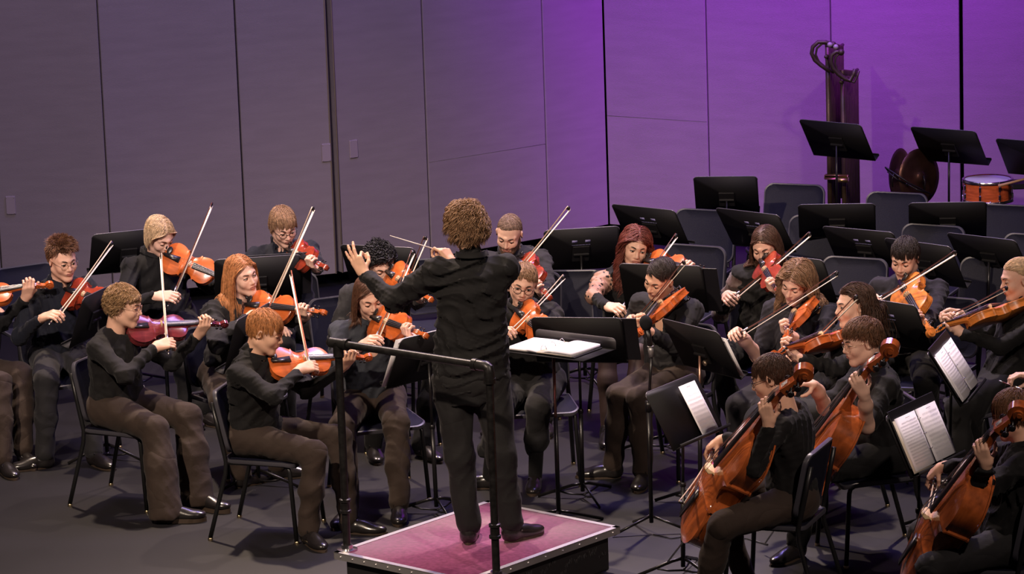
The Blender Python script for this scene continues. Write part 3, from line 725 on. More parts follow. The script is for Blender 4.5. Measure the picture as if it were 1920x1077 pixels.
    for i in (0, 1):
        g.cap(N-tu*.06, sh[i], .034, .036, k=.03); g.cap(sh[i], hands[i][1], .036, .028, k=.02); g.cap(hands[i][1], hands[i][0]+(hands[i][1]-hands[i][0])*.2, .027, .020, k=.02)
        g.cap(H[i], kn[i], .068*fl, .046, k=.03); g.cap(kn[i], an[i]-UP*.02, .044, .034, k=.03)
    vs, Q = g.mesh(.016); zc_ = face_centers(vs, Q)[:, 2]; b.tri_add(vs, Q, np.where(zc_ < floor+.36, 6, 0))
    body = b.build('person', [skin(sk), hc, M_LIP, M_WHITE, M_IRIS, M_LASH if hm not in ('blond', 'ginger', 'sandy') else hairm('redbrown', HAIRC['redbrown']), clm('black')], origin=org)
    tag(body, label, 'person', group)
    # ---- hair
    if hs.get('style') != 'none':
        cols = [(N-tu*.02, .075), (sh[0]*.5+N*.5, .085), (sh[1]*.5+N*.5, .085), (sh[0], .080), (sh[1], .080), (P+(N-P)*.72+SF*.02, .135), (P+(N-P)*.72-SF*.03, .13)] if max(hs['len']) > .16 else [(N, .06)]
        h2 = tuple(min(1, c*1.4+.006) for c in HAIRC[hm])
        hair_mesh(Rh, C, hs, seed, cols).build('hair', [hc, hairm(hm+'_light', h2)], body, org)
    # ---- glasses
    if S.get('glasses'):
        gm = M_GFRAME if S['glasses'] == 'black' else M_GGOLD; rr = .0016 if S['glasses'] == 'black' else .0011; q = MB(); ln = MB(); wr = lambda p: np.asarray(p)@Rh.T+C
        for s in (-1, 1):
            ring = [wr(V(s*.033+.0235*math.cos(a), .1035-abs(.033+s*.0235*math.cos(a))*.12, -.001+.0185*math.sin(a)*(1 if math.sin(a) > 0 else 1.05))) for a in np.linspace(0, 2*math.pi, 21)[:-1]]
            q.tube(ring, rr, 5, closed=True); ln.add(ring, [tuple(range(20))])
            q.tube([wr(V(s*.056, .097, .006)), wr(V(s*.074, .060, .006)), wr(V(s*.081, .0, .006)), wr(V(s*.078, -.02, -.006))], rr, 5)
        q.tube([wr(V(-.011, .104, .003)), wr(V(0, .108, .006)), wr(V(.011, .104, .003))], rr, 5)
        go = q.build('glasses', gm, body, org); ln.build('lens', M_LENS, go, org)
    # ---- upper garment
    top = S.get('top', 'shirt'); tc = clm(S.get('tcol', 'black')); g = Field(); loose = S.get('loose', 1.0); tk = .014*loose
    blz = top == 'blazer'
    lo = S.get('hem', .02)
    g.ell(P+(N-P)*.12, V(.158*fl+tk, .118*fl+tk, .12+lo), RP, k=.06); g.ell(P+(N-P)*.42, V(.142*fl+tk, .102*fl+tk, .17), RP, k=.08); g.ell(P+(N-P)*.72, V(.160*sc+tk, .104*fl+tk, .165), R3, k=.08)
    g.ell(P+(N-P)*.70-SF*.02, V(.165*sc, .09, .15), R3, k=.06)
    nr = S.get('neckr', .056 if top != 'scoop' else .075)
    for i in (0, 1):
        W, E = hands[i][0], hands[i][1]
        g.cap(N-tu*.045+(sh[i]-N)*.1, sh[i]-tu*.005, .050+(.006 if blz else 0), .060+(.008 if blz else 0), k=.05)
        g.cap(sh[i], E, .062*loose+(.006 if blz else 0), .050*loose+(.004 if blz else 0), k=.035)
        if bare[i]: g.P.pop(); g.cap(sh[i], E+(sh[i]-E)*.12, .062*loose, .056*loose, k=.035); g.cap(E+(sh[i]-E)*.18, E+(sh[i]-E)*.10, .061, .061, k=.01); continue
        end = W+(E-W)*(.13 if not blz else .16)
        g.cap(E, end, .047*loose+(.004 if blz else 0), .0345*loose+(.005 if blz else 0), k=.03)
        g.cap(end, end+(W-E)*.004, .036*loose+(.005 if blz else 0), k=.004)
    if stand: g.cap(P+tu*.28, P-tu*.16, .185, .205, k=.06, flat=(perp(F, tu), .66))
    if top in ('shirt', 'blazer', 'sweater'): g.cap(N-tu*.055, N+tu*.018+UP*.012, .070, .064, k=.02)
    for i in (0, 1): g.cap(N-tu*.02, N+(C-N)*.5, .0, .0001, k=.001) if False else None
    hole = Rh@V(0, -.02, -.05)
    g.cap(N+SF*.012-tu*.02, N+(C-N)*.8+SF*.01, nr-.003 if top != 'scoop' else S.get('neckr', .070), nr+.006, k=.004, op=1)
    if top == 'scoop': g.ell(N+SF*.06-tu*.02, (.08, .08, .055), R3, k=.01, op=1)
    if blz or S.get('vneck'): g.ell(N+SF*.135-tu*.09, V(.045, .10, .13), R3, k=.01, op=1)
    # the hem, cut across
    cut = P-tu*(S.get('cut', .035)); g.box(cut-tu*.25+ (0 if not S.get('hemf') else 0), (.5, .5, .25), RP, rr=.003, k=.006, op=1)
    vs, Q = g.mesh(.0085, disp=folds(seed, .0105*S.get('fold', 1), S.get('ff', 44)))
    nmT = {'shirt': 'shirt', 'blazer': 'blazer', 'sweater': 'sweater', 'scoop': 'long_sleeved_top', 'tee': 'long_sleeved_top'}[top]
    m = MB(); mi = 0
    if S.get('lace') or S.get('sheer'):
        fc = face_centers(vs, Q); mi = np.zeros(len(Q), int); 
        for i in (0, 1):
            ab = hands[i][1]-sh[i]; t = ((fc-sh[i])@ab)/(ab@ab); dist = np.linalg.norm(fc-sh[i]-np.clip(t, 0, 1)[:, None]*ab, axis=1); mi[(t > .05) & (t < 1.0) & (dist < .075)] = 1
            fb = hands[i][0]-hands[i][1]; t2 = ((fc-hands[i][1])@fb)/(fb@fb); d2 = np.linalg.norm(fc-hands[i][1]-np.clip(t2, 0, 1)[:, None]*fb, axis=1); mi[(t2 > .0) & (t2 < .25) & (d2 < .07)] = 1
    m.tri_add(vs, Q, mi)
    ms = [tc]
    if S.get('lace'): ms.append(lace_mat())
    elif S.get('sheer'): ms.append(mat('sheer_brown_sleeve', (.055, .026, .02), .6, sheen=.3))
    to = m.build(nmT, ms, body, org)
    if top in ('shirt', 'blazer'):
        c = MB(); cc = N+tu*.012+UP*.006+SF*.006; r0 = .0655
        nseg = 26; rows = []
        for kz, (dr, dz) in enumerate(((0, -.012), (.003, .020), (.010, .024), (.020, -.004))):
            row = []
            for j in range(nseg+1):
                a = math.radians(28+(304)*j/nseg) if blz else math.radians(14+332*j/nseg); fr = math.cos(a)
                row.append(cc+(SF*math.cos(a)+SL*math.sin(a))*(r0+dr+(.006 if blz else 0))+tu*(dz-.030*max(0, fr)**2+(.008 if fr < 0 else 0)))
            rows.append(row)
        vs_ = [p for r in rows for p in r]; w = nseg+1
        c.add(vs_, [(i*w+j, i*w+j+1, (i+1)*w+j+1, (i+1)*w+j) for i in range(3) for j in range(nseg)]); c.build('collar', tc, to, org)
    if top == 'shirt':
        # placket buttons down the front
        fr0 = N-tu*.10+SF*.10
    # ---- lower garment
    bt = S.get('bottom', 'trousers'); bc = clm(S.get('bcol', 'black')); g = Field(); fa = S.get('flare', 0); lt = S.get('legt', 1.0)
    g.ell(P+tu*.005, V(.160*fl+.010, .122*fl+.008, .125), RP, k=.05); g.ell(P-F*.03-UP*.01, V(.155*fl, .11*fl, .085), RP, k=.05)
    if not stand: g.cap(P+Lv*.08-F*.02, P-Lv*.08-F*.02, .098*fl, k=.05)
    for i in (0, 1):
        if bt == 'skirt':
            g.cap(H[i], H[i]+(kn[i]-H[i])*.88, .095*fl, .080, k=.06)
            continue
        g.cap(H[i], kn[i]-(F*.015 if not stand else 0), .100*fl*lt, .076*lt, k=.045 if not stand else .03)
        if stand: g.cap(kn[i], an[i]+UP*.02, .072*lt, .058+fa, k=.04)
        else:
            g.cap(kn[i], kn[i]+(an[i]-kn[i])*.5, .074*lt, .065*lt+fa*.5, k=.03); g.cap(kn[i]+(an[i]-kn[i])*.45, an[i]+UP*(-.005-.035*(fa > 0)+.15*S.get('sock', 0)), .065*lt+fa*.5, .060*lt+fa, k=.04)
    if bt == 'skirt': g.cap(H[0]+(kn[0]-H[0])*.3, H[1]+(kn[1]-H[1])*.3, .085, k=.08); g.cap(H[0]+(kn[0]-H[0])*.85, H[1]+(kn[1]-H[1])*.85, .07, k=.08)
    if bt == 'longskirt':
        g.cap(kn[0]*.5+kn[1]*.5+F*.0, kn[0]*.5+kn[1]*.5-UP*.22, .10, .13, k=.10); g.cap(kn[0], kn[1], .075, k=.1); g.cap(an[0]+UP*.08, an[1]+UP*.08, .11, k=.1)
    lowz = min(an[0][2], an[1][2])
    if bt == 'skirt': pass
    else: g.box(V(P[0], P[1], floor+.0-.2+.030), (2, 2, .2), rr=.002, k=.01, op=1)
    vs, Q = g.mesh(.010, disp=folds(seed+50, .0075*S.get('fold', 1), 24))
    m = MB(); m.tri_add(vs, Q, 0); m.build({'trousers': 'trousers', 'skirt': 'skirt', 'longskirt': 'long_skirt'}[bt], bc, body, org)
    if S.get('sock') or bt == 'skirt':
        g = Field()
        for i in (0, 1):
            if bt == 'skirt': g.cap(H[i]+(kn[i]-H[i])*.5, kn[i], .068, .060, k=.02); g.cap(kn[i], kn[i]+(an[i]-kn[i])*.4, .058, .056, k=.03); g.cap(kn[i]+(an[i]-kn[i])*.35, an[i]-UP*.03, .057, .038, k=.03)
            else: g.cap(kn[i]+(an[i]-kn[i])*.5, an[i]-UP*.04, .045, .040, k=.02)
        vs, Q = g.mesh(.009); m = MB(); m.tri_add(vs, Q, 0); m.build('tights' if bt == 'skirt' else 'socks', mat('tights_sheer', (.045, .024, .02), .6) if bt == 'skirt' else clm('black'), body, org)
    # ---- shoes
    for i in (0, 1):
        tpx = S.get('toes', (None, None))[i]
        if tpx: T = onz(*tpx, floor+.02); dy = T-an[i]; ty = math.degrees(math.atan2(dy[0], -dy[1]))
        else: ty = yaw+(12 if i == 0 else -12)
        f = yawv(ty); hp = V(an[i][0], an[i][1], floor)-f*.045; put_shoe(body, S.get('shoe', 'oxford'), hp, ty, org)
    return dict(P=P, N=N, C=C, Rh=Rh, F=F, L=Lv, sh=sh, kn=kn, an=an, body=body, top=to, hands=hands, tu=tu, SF=SF, SL=SL, org=org)

def lace_mat():
    if 'lace' in MATS: return MATS['lace']
    m = mat('lace', (.30, .17, .12), .6); nt = m.node_tree; b = nt.nodes['Principled BSDF']; tc = nt.nodes.new('ShaderNodeTexCoord'); v = nt.nodes.new('ShaderNodeTexVoronoi'); v.inputs['Scale'].default_value = 34
    r = nt.nodes.new('ShaderNodeValToRGB'); r.color_ramp.interpolation = 'CONSTANT'; r.color_ramp.elements[0].color = (.012, .01, .01, 1); r.color_ramp.elements[1].position = .28; r.color_ramp.elements[1].color = (.36, .20, .14, 1)
    nt.links.new(tc.outputs['Object'], v.inputs['Vector']); nt.links.new(v.outputs['Distance'], r.inputs[0]); nt.links.new(r.outputs[0], b.inputs['Base Color']); return m

# ------------------------------------------------------------------ players with their instruments
def place_fiddle(kind, colr, bot, top_px, guess, rollv, label, group, Ltot=None):
    Ltot = Ltot or {'violin': .59, 'viola': .665, 'cello': 1.22}[kind]
    scr = on_ray(*top_px, bot, Ltot, guess); d = nrm(scr-bot); n = perp(rollv, d)
    R = np.stack([np.cross(d, n), d, n], 1); o = get_fiddle(kind, colr); setmat(o, R, bot); tag(o, label, kind, group)
    return dict(o=o, R=R, bot=bot, d=d, n=n, e=np.cross(d, n), scr=scr, k={'violin': 1, 'viola': 1.13, 'cello': 2.12}[kind], L={'violin': .355, 'viola': .405, 'cello': .755}[kind], nk={'violin': .13, 'viola': .145, 'cello': .275}[kind])
def place_bow(fr_px, tip_px, vio, label, stick='dark', at=.50, sign=None, dd=0.0):
    """frog and tip pixels; the hair crosses the strings above the body between bridge and fingerboard"""
    B = vio['bot']+vio['d']*vio['L']*at+vio['n']*.052*vio['k']+CC*0
    fp, tp = np.array(fr_px, float), np.array(tip_px, float); pb = proj(B); u = float(np.clip((pb-fp)@(tp-fp)/((tp-fp)@(tp-fp)), .04, .95))
    yb = B[1]+dd; best = None
    for a in np.linspace(-.72, .72, 181):
        Fq = ony(*fp, yb-u*a); Tq = ony(*tp, yb+(1-u)*a); c = abs(np.linalg.norm(Tq-Fq)-.735)*3+.35*abs(nrm(Tq-Fq)@vio['d'])
        if sign is not None and a*sign < 0: c += 5
        if best is None or c < best[0]: best = (c, Fq, Tq)
    _, Fq, Tq = best; t = nrm(Tq-Fq); mid = Fq+t*.735*u
    z = perp(vio['n'], t); R = np.stack([np.cross(t, z), t, z], 1); o = get_bow(stick); setmat(o, R, Fq); tag(o, label, 'bow', 'bows of the string players')
    LOG.append(('   bow %s len %.2f u %.2f gap px %.0f' % (label[:20], np.linalg.norm(Tq-Fq), u, np.linalg.norm(proj(mid)-pb)),))
    return dict(o=o, F=Fq, t=t, z=z)
def bow_grip(b): h = -b['z']; return (b['F']+b['t']*.035+b['z']*.012, nrm(np.cross(h, b['t'])), h, 'bow', .45)
def neck_grip(v, at=.80, bl=.35):
    p = v['bot']+v['d']*(v['L']+v['nk']*at); return (p+v['n']*.028*min(v['k'], 1.3), v['n'], -v['e'], 'neck', bl)
def cello_grip(v, pl, at=.75, bl=.5):
    p = v['bot']+v['d']*(v['L']+v['nk']*at); left = perp(pl, v['d']); return (p+v['n']*.03, nrm(v['n']*.7-left*.3), -left, 'neck', bl)
# ------------------------------------------------------------------ the room: stage floor and shell panels
def wallmat(name, c):
    m = mat(name, c, .8, 0, .35, 90, 0, .2, .05, 3, aniso=(1, 1, 6), cdist=.004); return m
M_PANEL = wallmat('shell_panel', (.20, .165, .165)); M_SEAM = mat('panel_edge_trim', (.34, .27, .22), .5); M_BLACKV = mat('black_masking', (.004, .004, .005), .95, spec=.1)
M_PLATE = mat('latch_plate', (.24, .19, .20), .6)
M_FLOOR = mat('stage_floor', (.0095, .0088, .0108), .58, 0, .12, 500, 0, .28, .22, 2.2)
fl = MB(); fl.box((0, 22, -.05), (11, 11, .05)); o = fl.build('floor', M_FLOOR, smooth=False); tag(o, kind='structure')
bk = MB(); bk.box((0, 31.5, 5), (11, .1, 5)); o = bk.build('wall_back', M_BLACKV, smooth=False); tag(o, kind='structure')
seams = [(-260, 560), (6, 562), (213, 556), (465, 530), (634, 513), (640, 512), (809, 484), (1030, 445), (1142, 421), (1332, 436), (1563, 452), (1803, 452), (1807, 452), (2080, 450)]
pts = [onz(x, y, .10) for x, y in seams]
wall_i = 0
for i in range(len(pts)-1):
    if i in (4, 11): continue
    a, b = pts[i].copy(), pts[i+1].copy(); a[2] = b[2] = 0; d = nrm(b-a); n = V(d[1], -d[0], 0); L = np.linalg.norm(b-a); gap = .006
    w = MB(); R = np.stack([d, -n, V(0, 0, 1)], 1)
    w.box((a+b)/2-n*.04+V(0, 0, 3.9), (L/2-gap, .04, 3.8), R, 0, .004)
    nm = 'wall_left' if i < 4 else 'wall_back'
    o = w.build(nm, M_PANEL, smooth='auto', origin=(a+b)/2-n*.04+V(0, 0, 3.9)); tag(o, kind='structure')
    s = MB(); faint = i != 2
    if i in (2, 6, 8): s.box(a+d*(L/2)+n*.0002+V(0, 0, {2: .27, 6: .82, 8: .95}[i]), (L/2-.01, .001, .0011), R)
    if i in (3, 5): 
        e = b-d*.015 if i == 3 else a+d*.012
        s.box(e+V(0, 0, 3.9)+n*.001, (.005, .004, 3.8), R, 1)
    if s.n: q = s.build('panel_joint', [mat('joint_faint', (.10, .085, .09), .8) if faint and i in (6, 8) else M_BLACKV, M_SEAM], o, (a+b)/2-n*.04+V(0, 0, 3.9), smooth=False)
    for (ii, px, py) in ((0, -14, 386), (1, 20, 385), (3, 619, 286), (5, 641, 280)):
        if ii == i:
            t = ((px, py)); q0 = ony(px, py, (a[1]+b[1])/2); tt = np.clip((q0-a)@d, .06, L-.06) if ii != 3 else L-.05; pl = MB()
            c = a+d*tt+n*.003+V(0, 0, ony(px, py, (a+d*tt)[1])[2]); pl.box(c, (.034, .006, .066), R, 0, .003)
            for sx in (-1, 1):
                for sz in (-1, 1): pl.ball(c+d*sx*.026+n*.006+V(0, 0, sz*.056), .004, nu=6, nv=4)
            pl.build('latch_plate', M_PLATE, o, (a+b)/2-n*.04+V(0, 0, 3.9), smooth='auto')

# ------------------------------------------------------------------ podium and rail
M_CARPET = mat('podium_carpet', (.205, .046, .125), .95, 0, .6, 320, 0, .1, .22, 40, sheen=.3); M_ALU = mat('aluminium_edge', (.62, .60, .60), .42, .85); M_PBLACK = mat('podium_black', (.012, .011, .012), .6)
M_PIPE = mat('black_pipe', (.016, .015, .015), .38, .4, .3, 60, 0, .6, .5, 30); M_SCRIB = mat('silver_marker', (.10, .095, .10), .6); M_CHROME = mat('chrome', (.7, .68, .68), .2, 1)
ZP = .23
cl_, cb_, cr_ = onz(615, 1040, ZP), onz(905, 943, ZP), onz(1172, 985, ZP); cf_ = cl_+cr_-cb_
pc = (cl_+cr_)/2; ux = nrm(cb_-cl_); uy = perp(cr_-cb_, ux); hx = np.linalg.norm(cb_-cl_)/2; hy = np.linalg.norm(cr_-cb_)/2; RP_ = np.stack([ux, uy, V(0, 0, 1)], 1)
pod = empty('podium', V(pc[0], pc[1], 0), 'low conductor podium with magenta carpet top and aluminium edging', 'podium')
O = V(pc[0], pc[1], 0); P0 = V(pc[0], pc[1], 0)
b = MB(); b.box(P0+V(0, 0, .1), (hx-.045, hy-.045, .10), RP_, 0, .004); b.build('base', M_PBLACK, pod, O, smooth='auto')
b = MB(); b.box(P0+V(0, 0, ZP-.012), (hx-.03, hy-.03, .0115), RP_); b.build('carpet', M_CARPET, pod, O, smooth=False)
b = MB()
for sx in (-1, 1):
    b.box(P0+ux*sx*(hx-.016)+V(0, 0, ZP-.0005), (.016, hy, .003), RP_); b.box(P0+ux*sx*(hx-.002)+V(0, 0, ZP-.018), (.002, hy, .018), RP_)
    b.box(P0+uy*sx*(hy-.016)+V(0, 0, ZP-.0005), (hx, .016, .003), RP_); b.box(P0+uy*sx*(hy-.002)+V(0, 0, ZP-.018), (hx, .002, .018), RP_)
for sx in (-1, 1):
    for i in range(9): b.ball(P0+uy*sx*hy+ux*(-hx+.06+(2*hx-.12)*i/8)+V(0, 0, ZP-.018), .006, nu=8, nv=6)
    for i in range(11): b.ball(P0+ux*sx*hx+uy*(-hy+.05+(2*hy-.1)*i/10)+V(0, 0, ZP-.018), .006, nu=8, nv=6)
b.build('edging', M_ALU, pod, O, smooth='auto')
# faint silver signatures written along the right side
rs = np.random.RandomState(3); sg = MB()
for q in range(16):
    c = P0+uy*(hy-.044)+ux*(-hx*.9+q*.068+rs.rand()*.02)+V(0, 0, .05+.10*rs.rand()); z0 = 0; pts_ = []
    if True:
        for j in range(14): pts_.append(c+ux*(j*.0045+.006*rs.rand())+V(0, 0, .016*math.sin(j*1.9+rs.rand()*2)+j*.0012))
        sg.tube(pts_, .0009, 3)
sg.build('signatures', M_SCRIB, pod, O)
rail = None
A0 = onz(651, 1032, ZP); A1 = A0+V(0, 0, 1.115); B1 = onz(917, 688, ZP+1.10); B0 = V(B1[0], B1[1], ZP); ro = V(A0[0], A0[1], ZP)
rail = empty('podium_railing', ro, 'black steel pipe railing standing on the rear edge of the podium', 'railing')
def pipe_post(a, t, open_elbow):
    b = MB(); b.tube([a, t], .0205, 14); o = b.build('post', M_PIPE, rail, ro, smooth='auto')
    f = MB(); f.lathe([(.055, 0), (.055, .008), (.032, .012), (.030, .03), (.0, .03)], a, None, 20); f.build('flange', M_CHROME, o, ro, smooth='auto')
    f = MB(); f.lathe([(.021, 0), (.031, .004), (.031, .018), (.025, .022), (.025, .06), (.031, .064), (.031, .078), (.021, .082)], a+V(0, 0, .20), None, 18); f.build('coupling', M_PIPE, o, ro, smooth='auto')
    return o
pipe_post(A0, A1, 0); pipe_post(B0, B1-V(0, 0, .04), 1)
dr = nrm(B1-A1); b = MB(); b.tube([A1-dr*.03, B1-dr*.05], .0205, 14); b.build('handrail', M_PIPE, rail, ro, smooth='auto')
b = MB(); b.tube([B1-dr*.09, B1-dr*.05, B1-dr*.02, B1-dr*.004-V(0, 0, .008), B1-V(0, 0, .03), B1-V(0, 0, .075)], .028, 14); b.tube([B1-dr*.10, B1-dr*.075], .032, 14); b.tube([B1-V(0, 0, .085), B1-V(0, 0, .06)], .032, 14); b.build('elbow', M_PIPE, rail, ro, smooth='auto')
b = MB(); b.tube([A1-dr*.045, A1+dr*.06], .028, 14); b.tube([A1+dr*.045, A1+dr*.065], .032, 14); b.tube([A1-V(0, 0, .07), A1+V(0, 0, .01)], .028, 14); b.ball(A1-dr*.045, .028); b.build('tee_joint', M_PIPE, rail, ro, smooth='auto')

# ------------------------------------------------------------------ chairs
M_SHELL = mat('chair_shell', (.0062, .0066, .018), .55, 0, .5, 420, 0, .3, .12, 5); M_SHEDGE = mat('chair_shell_edge', (.05, .048, .060), .38); M_TUBE = mat('chair_tube', (.012, .012, .013), .35, .2); M_GLIDE = mat('chair_glide', (.62, .50, .30), .3, 1)
def chair_proto():
    root = bpy.data.objects.new('orchestra_chair', None); COL.objects.link(root)
    def shell(Wd, Hd, rad, bend, th, place):
        # rounded rectangle sheet with a rolled rim
        n = 9; prof = []
        def rr(sc_, dz):
            out = []
            for cx, cy, a0 in ((1, 1, 0), (-1, 1, 90), (-1, -1, 180), (1, -1, 270)):
                for j in range(n):
                    a = math.radians(a0+90*j/(n-1)); r = rad; out.append(((Wd/2-r)*cx+math.cos(a)*r*1.0, (Hd/2-r)*cy+math.sin(a)*r, dz))
            out = np.array(out); out[:, 0] -= np.sign(out[:, 0])*sc_*1.0*np.minimum(1, np.abs(out[:, 0])/.05); out[:, 1] -= np.sign(out[:, 1])*sc_*np.minimum(1, np.abs(out[:, 1])/.05); return out
        m = MB(); rings = [rr(.05, 0), rr(.018, .0), rr(.008, .003), rr(.0, .001), rr(-.002, -th/2), rr(0, -th), rr(.010, -th), rr(.016, -th*.6), rr(.05, -th*.6)]
        V_ = np.concatenate(rings); N = len(rings[0]); F = [(i*N+j, i*N+(j+1) % N, (i+1)*N+(j+1) % N, (i+1)*N+j) for i in range(len(rings)-1) for j in range(N)]
        mi = [0 if F_[0] < 2*N or F_[0] >= 6*N else 1 for F_ in F]
        ctr = [tuple(range(N))[::-1], tuple((len(rings)-1)*N+j for j in range(N))]
        V_ = np.array([place(p) for p in V_])
        m.add(V_, [F[q] for q in range(len(F)) if mi[q] == 0]+ctr, 0); m.add(V_, [F[q] for q in range(len(F)) if mi[q] == 1], 1)
        return m
    def seat(p): x, y, z = p; return V(x*(1+.06*y/.2), y, .462+z-.012*math.cos(x*6)*1-.02*max(0, (y-.12)/.1)**2)
    def back(p):
        x, y, z = p; zz = y; a = math.radians(12); yy = z+.9*x*x*.6
        return V(x, -.205-math.sin(a)*zz+math.cos(a)*(yy-.01), .665+math.cos(a)*zz+math.sin(a)*yy)
    shell(.455, .43, .055, 0, .018, seat).build('seat', [M_SHELL, M_SHEDGE], root, smooth='auto')
    shell(.44, .355, .065, 0, .022, back).build('backrest', [M_SHELL, M_SHEDGE], root, smooth='auto')
    for s in (-1, 1):
        m = MB(); m.tube([(s*.195, .05, .438), (s*.205, .15, .436), (s*.21, .175, .425), (s*.215, .185, .40), (s*.235, .215, .015)], .0125, 8); o = m.build('leg', M_TUBE, root)
        g = MB(); g.lathe([(.014, 0), (.015, .012), (.009, .018)], (s*.235, .215, 0), None, 10); g.build('glide', M_GLIDE, o)
        m = MB(); m.tube([(s*.200, -.255, .78), (s*.205, -.222, .62), (s*.21, -.20, .52), (s*.212, -.185, .45), (s*.216, -.19, .38), (s*.228, -.245, .18), (s*.238, -.29, .015)], .0130, 8); o = m.build('leg', M_TUBE, root)
        g = MB(); g.lathe([(.014, 0), (.015, .012), (.009, .018)], (s*.238, -.29, 0), None, 10); g.build('glide', M_GLIDE, o)
    m = MB(); m.tube([(-.20, .13, .434), (.20, .13, .434)], .010, 8); m.tube([(-.20, -.17, .437), (.20, -.17, .437)], .010, 8); m.tube([(-.2, .13, .436), (-.21, -.19, .44)], .010, 8); m.tube([(.2, .13, .436), (.21, -.19, .44)], .010, 8); m.build('seat_frame', M_TUBE, root)
    return root
CHP = []
def chair(pos, yaw, label, group='orchestra chairs'):
    o = CHP[0] if CHP and not CHP[0].get('label') else None
    if not CHP: CHP.append(chair_proto()); o = CHP[0]
    elif o is None: o = copy_tree(CHP[0])
    f = yawv(yaw); o.location = (pos[0], pos[1], 0); o.rotation_euler = (0, 0, math.atan2(-f[0], f[1])); tag(o, label, 'chair', group); return o

# ------------------------------------------------------------------ music stands
M_DESK = mat('stand_desk', (.006, .0055, .0065), .6, .0, .2, 300, 0, .3); M_STUBE = mat('stand_tube', (.012, .011, .012), .3, .3); M_COPPER = mat('stand_copper_tube', (.36, .20, .15), .3, .9); M_STK = mat('stand_sticker', (.30, .28, .55), .5); M_KNOB = mat('stand_knob', (.50, .38, .27), .35, .8)
M_EDGE = mat('desk_edge_worn', (.16, .15, .17), .35, .5)
M_PAPER = mat('paper', (.92, .90, .93), .7); M_INK = mat('ink', (.42, .41, .43), .8); M_FOLDER = mat('black_folder', (.012, .011, .014), .4); M_PAPERC = mat('paper_cream', (.80, .72, .58), .7)
def stand(X, Y, Z, yaw, lean, label, roll=0, copper=False, sticker=False, knob=False, W=.51, Hh=.335, base=None, tube=True, legs_yaw=20, zleg=.26):
    """yaw: the way the music side looks"""
    f = yawv(yaw); ln = math.radians(lean); n = f*math.cos(ln)+V(0, 0, 1)*math.sin(ln); x = V(-f[1], f[0], 0); x = rot_about(x, n, math.radians(roll)); u = np.cross(n, x); u = u if u[2] > 0 else -u; x = np.cross(u, n)
    c = V(X, Y, Z); org = V(X, Y, 0) if base is None else V(base[0], base[1], 0); org = org-f*.03 if base is None else org
    root = empty('music_stand', org, label, 'music stand', 'orchestra music stands'); R = np.stack([x, u, n], 1)
    m = MB(); r = .03; ply = [(-W/2, -Hh/2), (W/2, -Hh/2)]+[(W/2-r+r*math.cos(a), Hh/2-r+r*math.sin(a)) for a in np.linspace(0, math.pi/2, 5)]+[(-W/2+r+r*math.cos(a), Hh/2-r+r*math.sin(a)) for a in np.linspace(math.pi/2, math.pi, 5)]
    m.prism(ply, .0035, R, c-n*.00175); dk = m.build('desk', M_DESK, root, org, smooth=False)
    m = MB(); m.box(c-u*(Hh/2)+n*.028, (W/2, .0016, .030), R); m.box(c-u*(Hh/2-.006)+n*.057, (W/2, .008, .0014), R); m.build('ledge', M_DESK, dk, org, smooth=False)
    m = MB(); top = ply[2:]; m.tube([c+x*a+u*b for a, b in top], .0026, 5); m.build('rim', M_EDGE, dk, org)
    m = MB(); m.box(c-n*.010-u*.03, (.055, .06, .007), R, 0, .003); m.tube([c-n*.02-u*.03-x*.05, c-n*.02-u*.03+x*.05], .011, 10); m.build('bracket', M_DESK, dk, org, smooth='auto')
    if sticker:
        m = MB()
        for s in (-1, 1): m.box(c-n*.0024+x*s*.043+u*.062, (.017, .010, .0006), R)
        for i in range(18): m.box(c-n*.0024+x*(-.057+i*.0067)+u*.034, (.0022, .0012+.0012*(i % 3 == 0), .0006), R)
        m.build('sticker', M_STK, dk, org, smooth=False)
    if knob:
        m = MB(); kc = c-n*.012-u*.09; m.lathe([(0, 0), (.016, .0), (.018, .006), (.016, .014), (0, .016)], kc, np.stack([x, -u, -n], 1), 16); m.build('knob', M_KNOB, dk, org, smooth='auto')
    if tube:
        t = org; pt = c-n*.028-u*.03; j = V(pt[0], pt[1], pt[2]); b0 = V(t[0], t[1], 0); zs = .58*Z
        m = MB(); m.tube([b0+V(0, 0, .04), b0+(j-b0)*(zs/Z)], .0125, 10); lo_ = m.build('lower_tube', M_STUBE, root, org)
        m = MB(); m.tube([b0+(j-b0)*(zs/Z-.02), j], .0080, 10, ); m.build('upper_tube', M_COPPER if copper else M_STUBE, root, org)
        m = MB(); m.lathe([(.0125, 0), (.0165, .004), (.0165, .022), (.009, .028)], b0+(j-b0)*((zs-.015)/Z), None, 12); m.build('collar', M_CHROME if False else M_STUBE, lo_, org)
        for k in range(3):
            a = math.radians(legs_yaw+120*k); d = V(math.sin(a), -math.cos(a), 0); m = MB(); m.tube([b0+V(0, 0, .085)+d*.01, b0+V(0, 0, .075)+d*.06, b0+V(0, 0, .008)+d*zleg], .0095, 6, flat=(np.cross(d, V(0, 0, 1)), .55)); m.tube([b0+V(0, 0, .02), b0+V(0, 0, .025)+d*.08, b0+V(0, 0, .04)+d*.14], .006, 5); m.build('leg', M_STUBE, root, org)
    return dict(o=root, c=c, R=R, x=x, u=u, n=n, org=org)
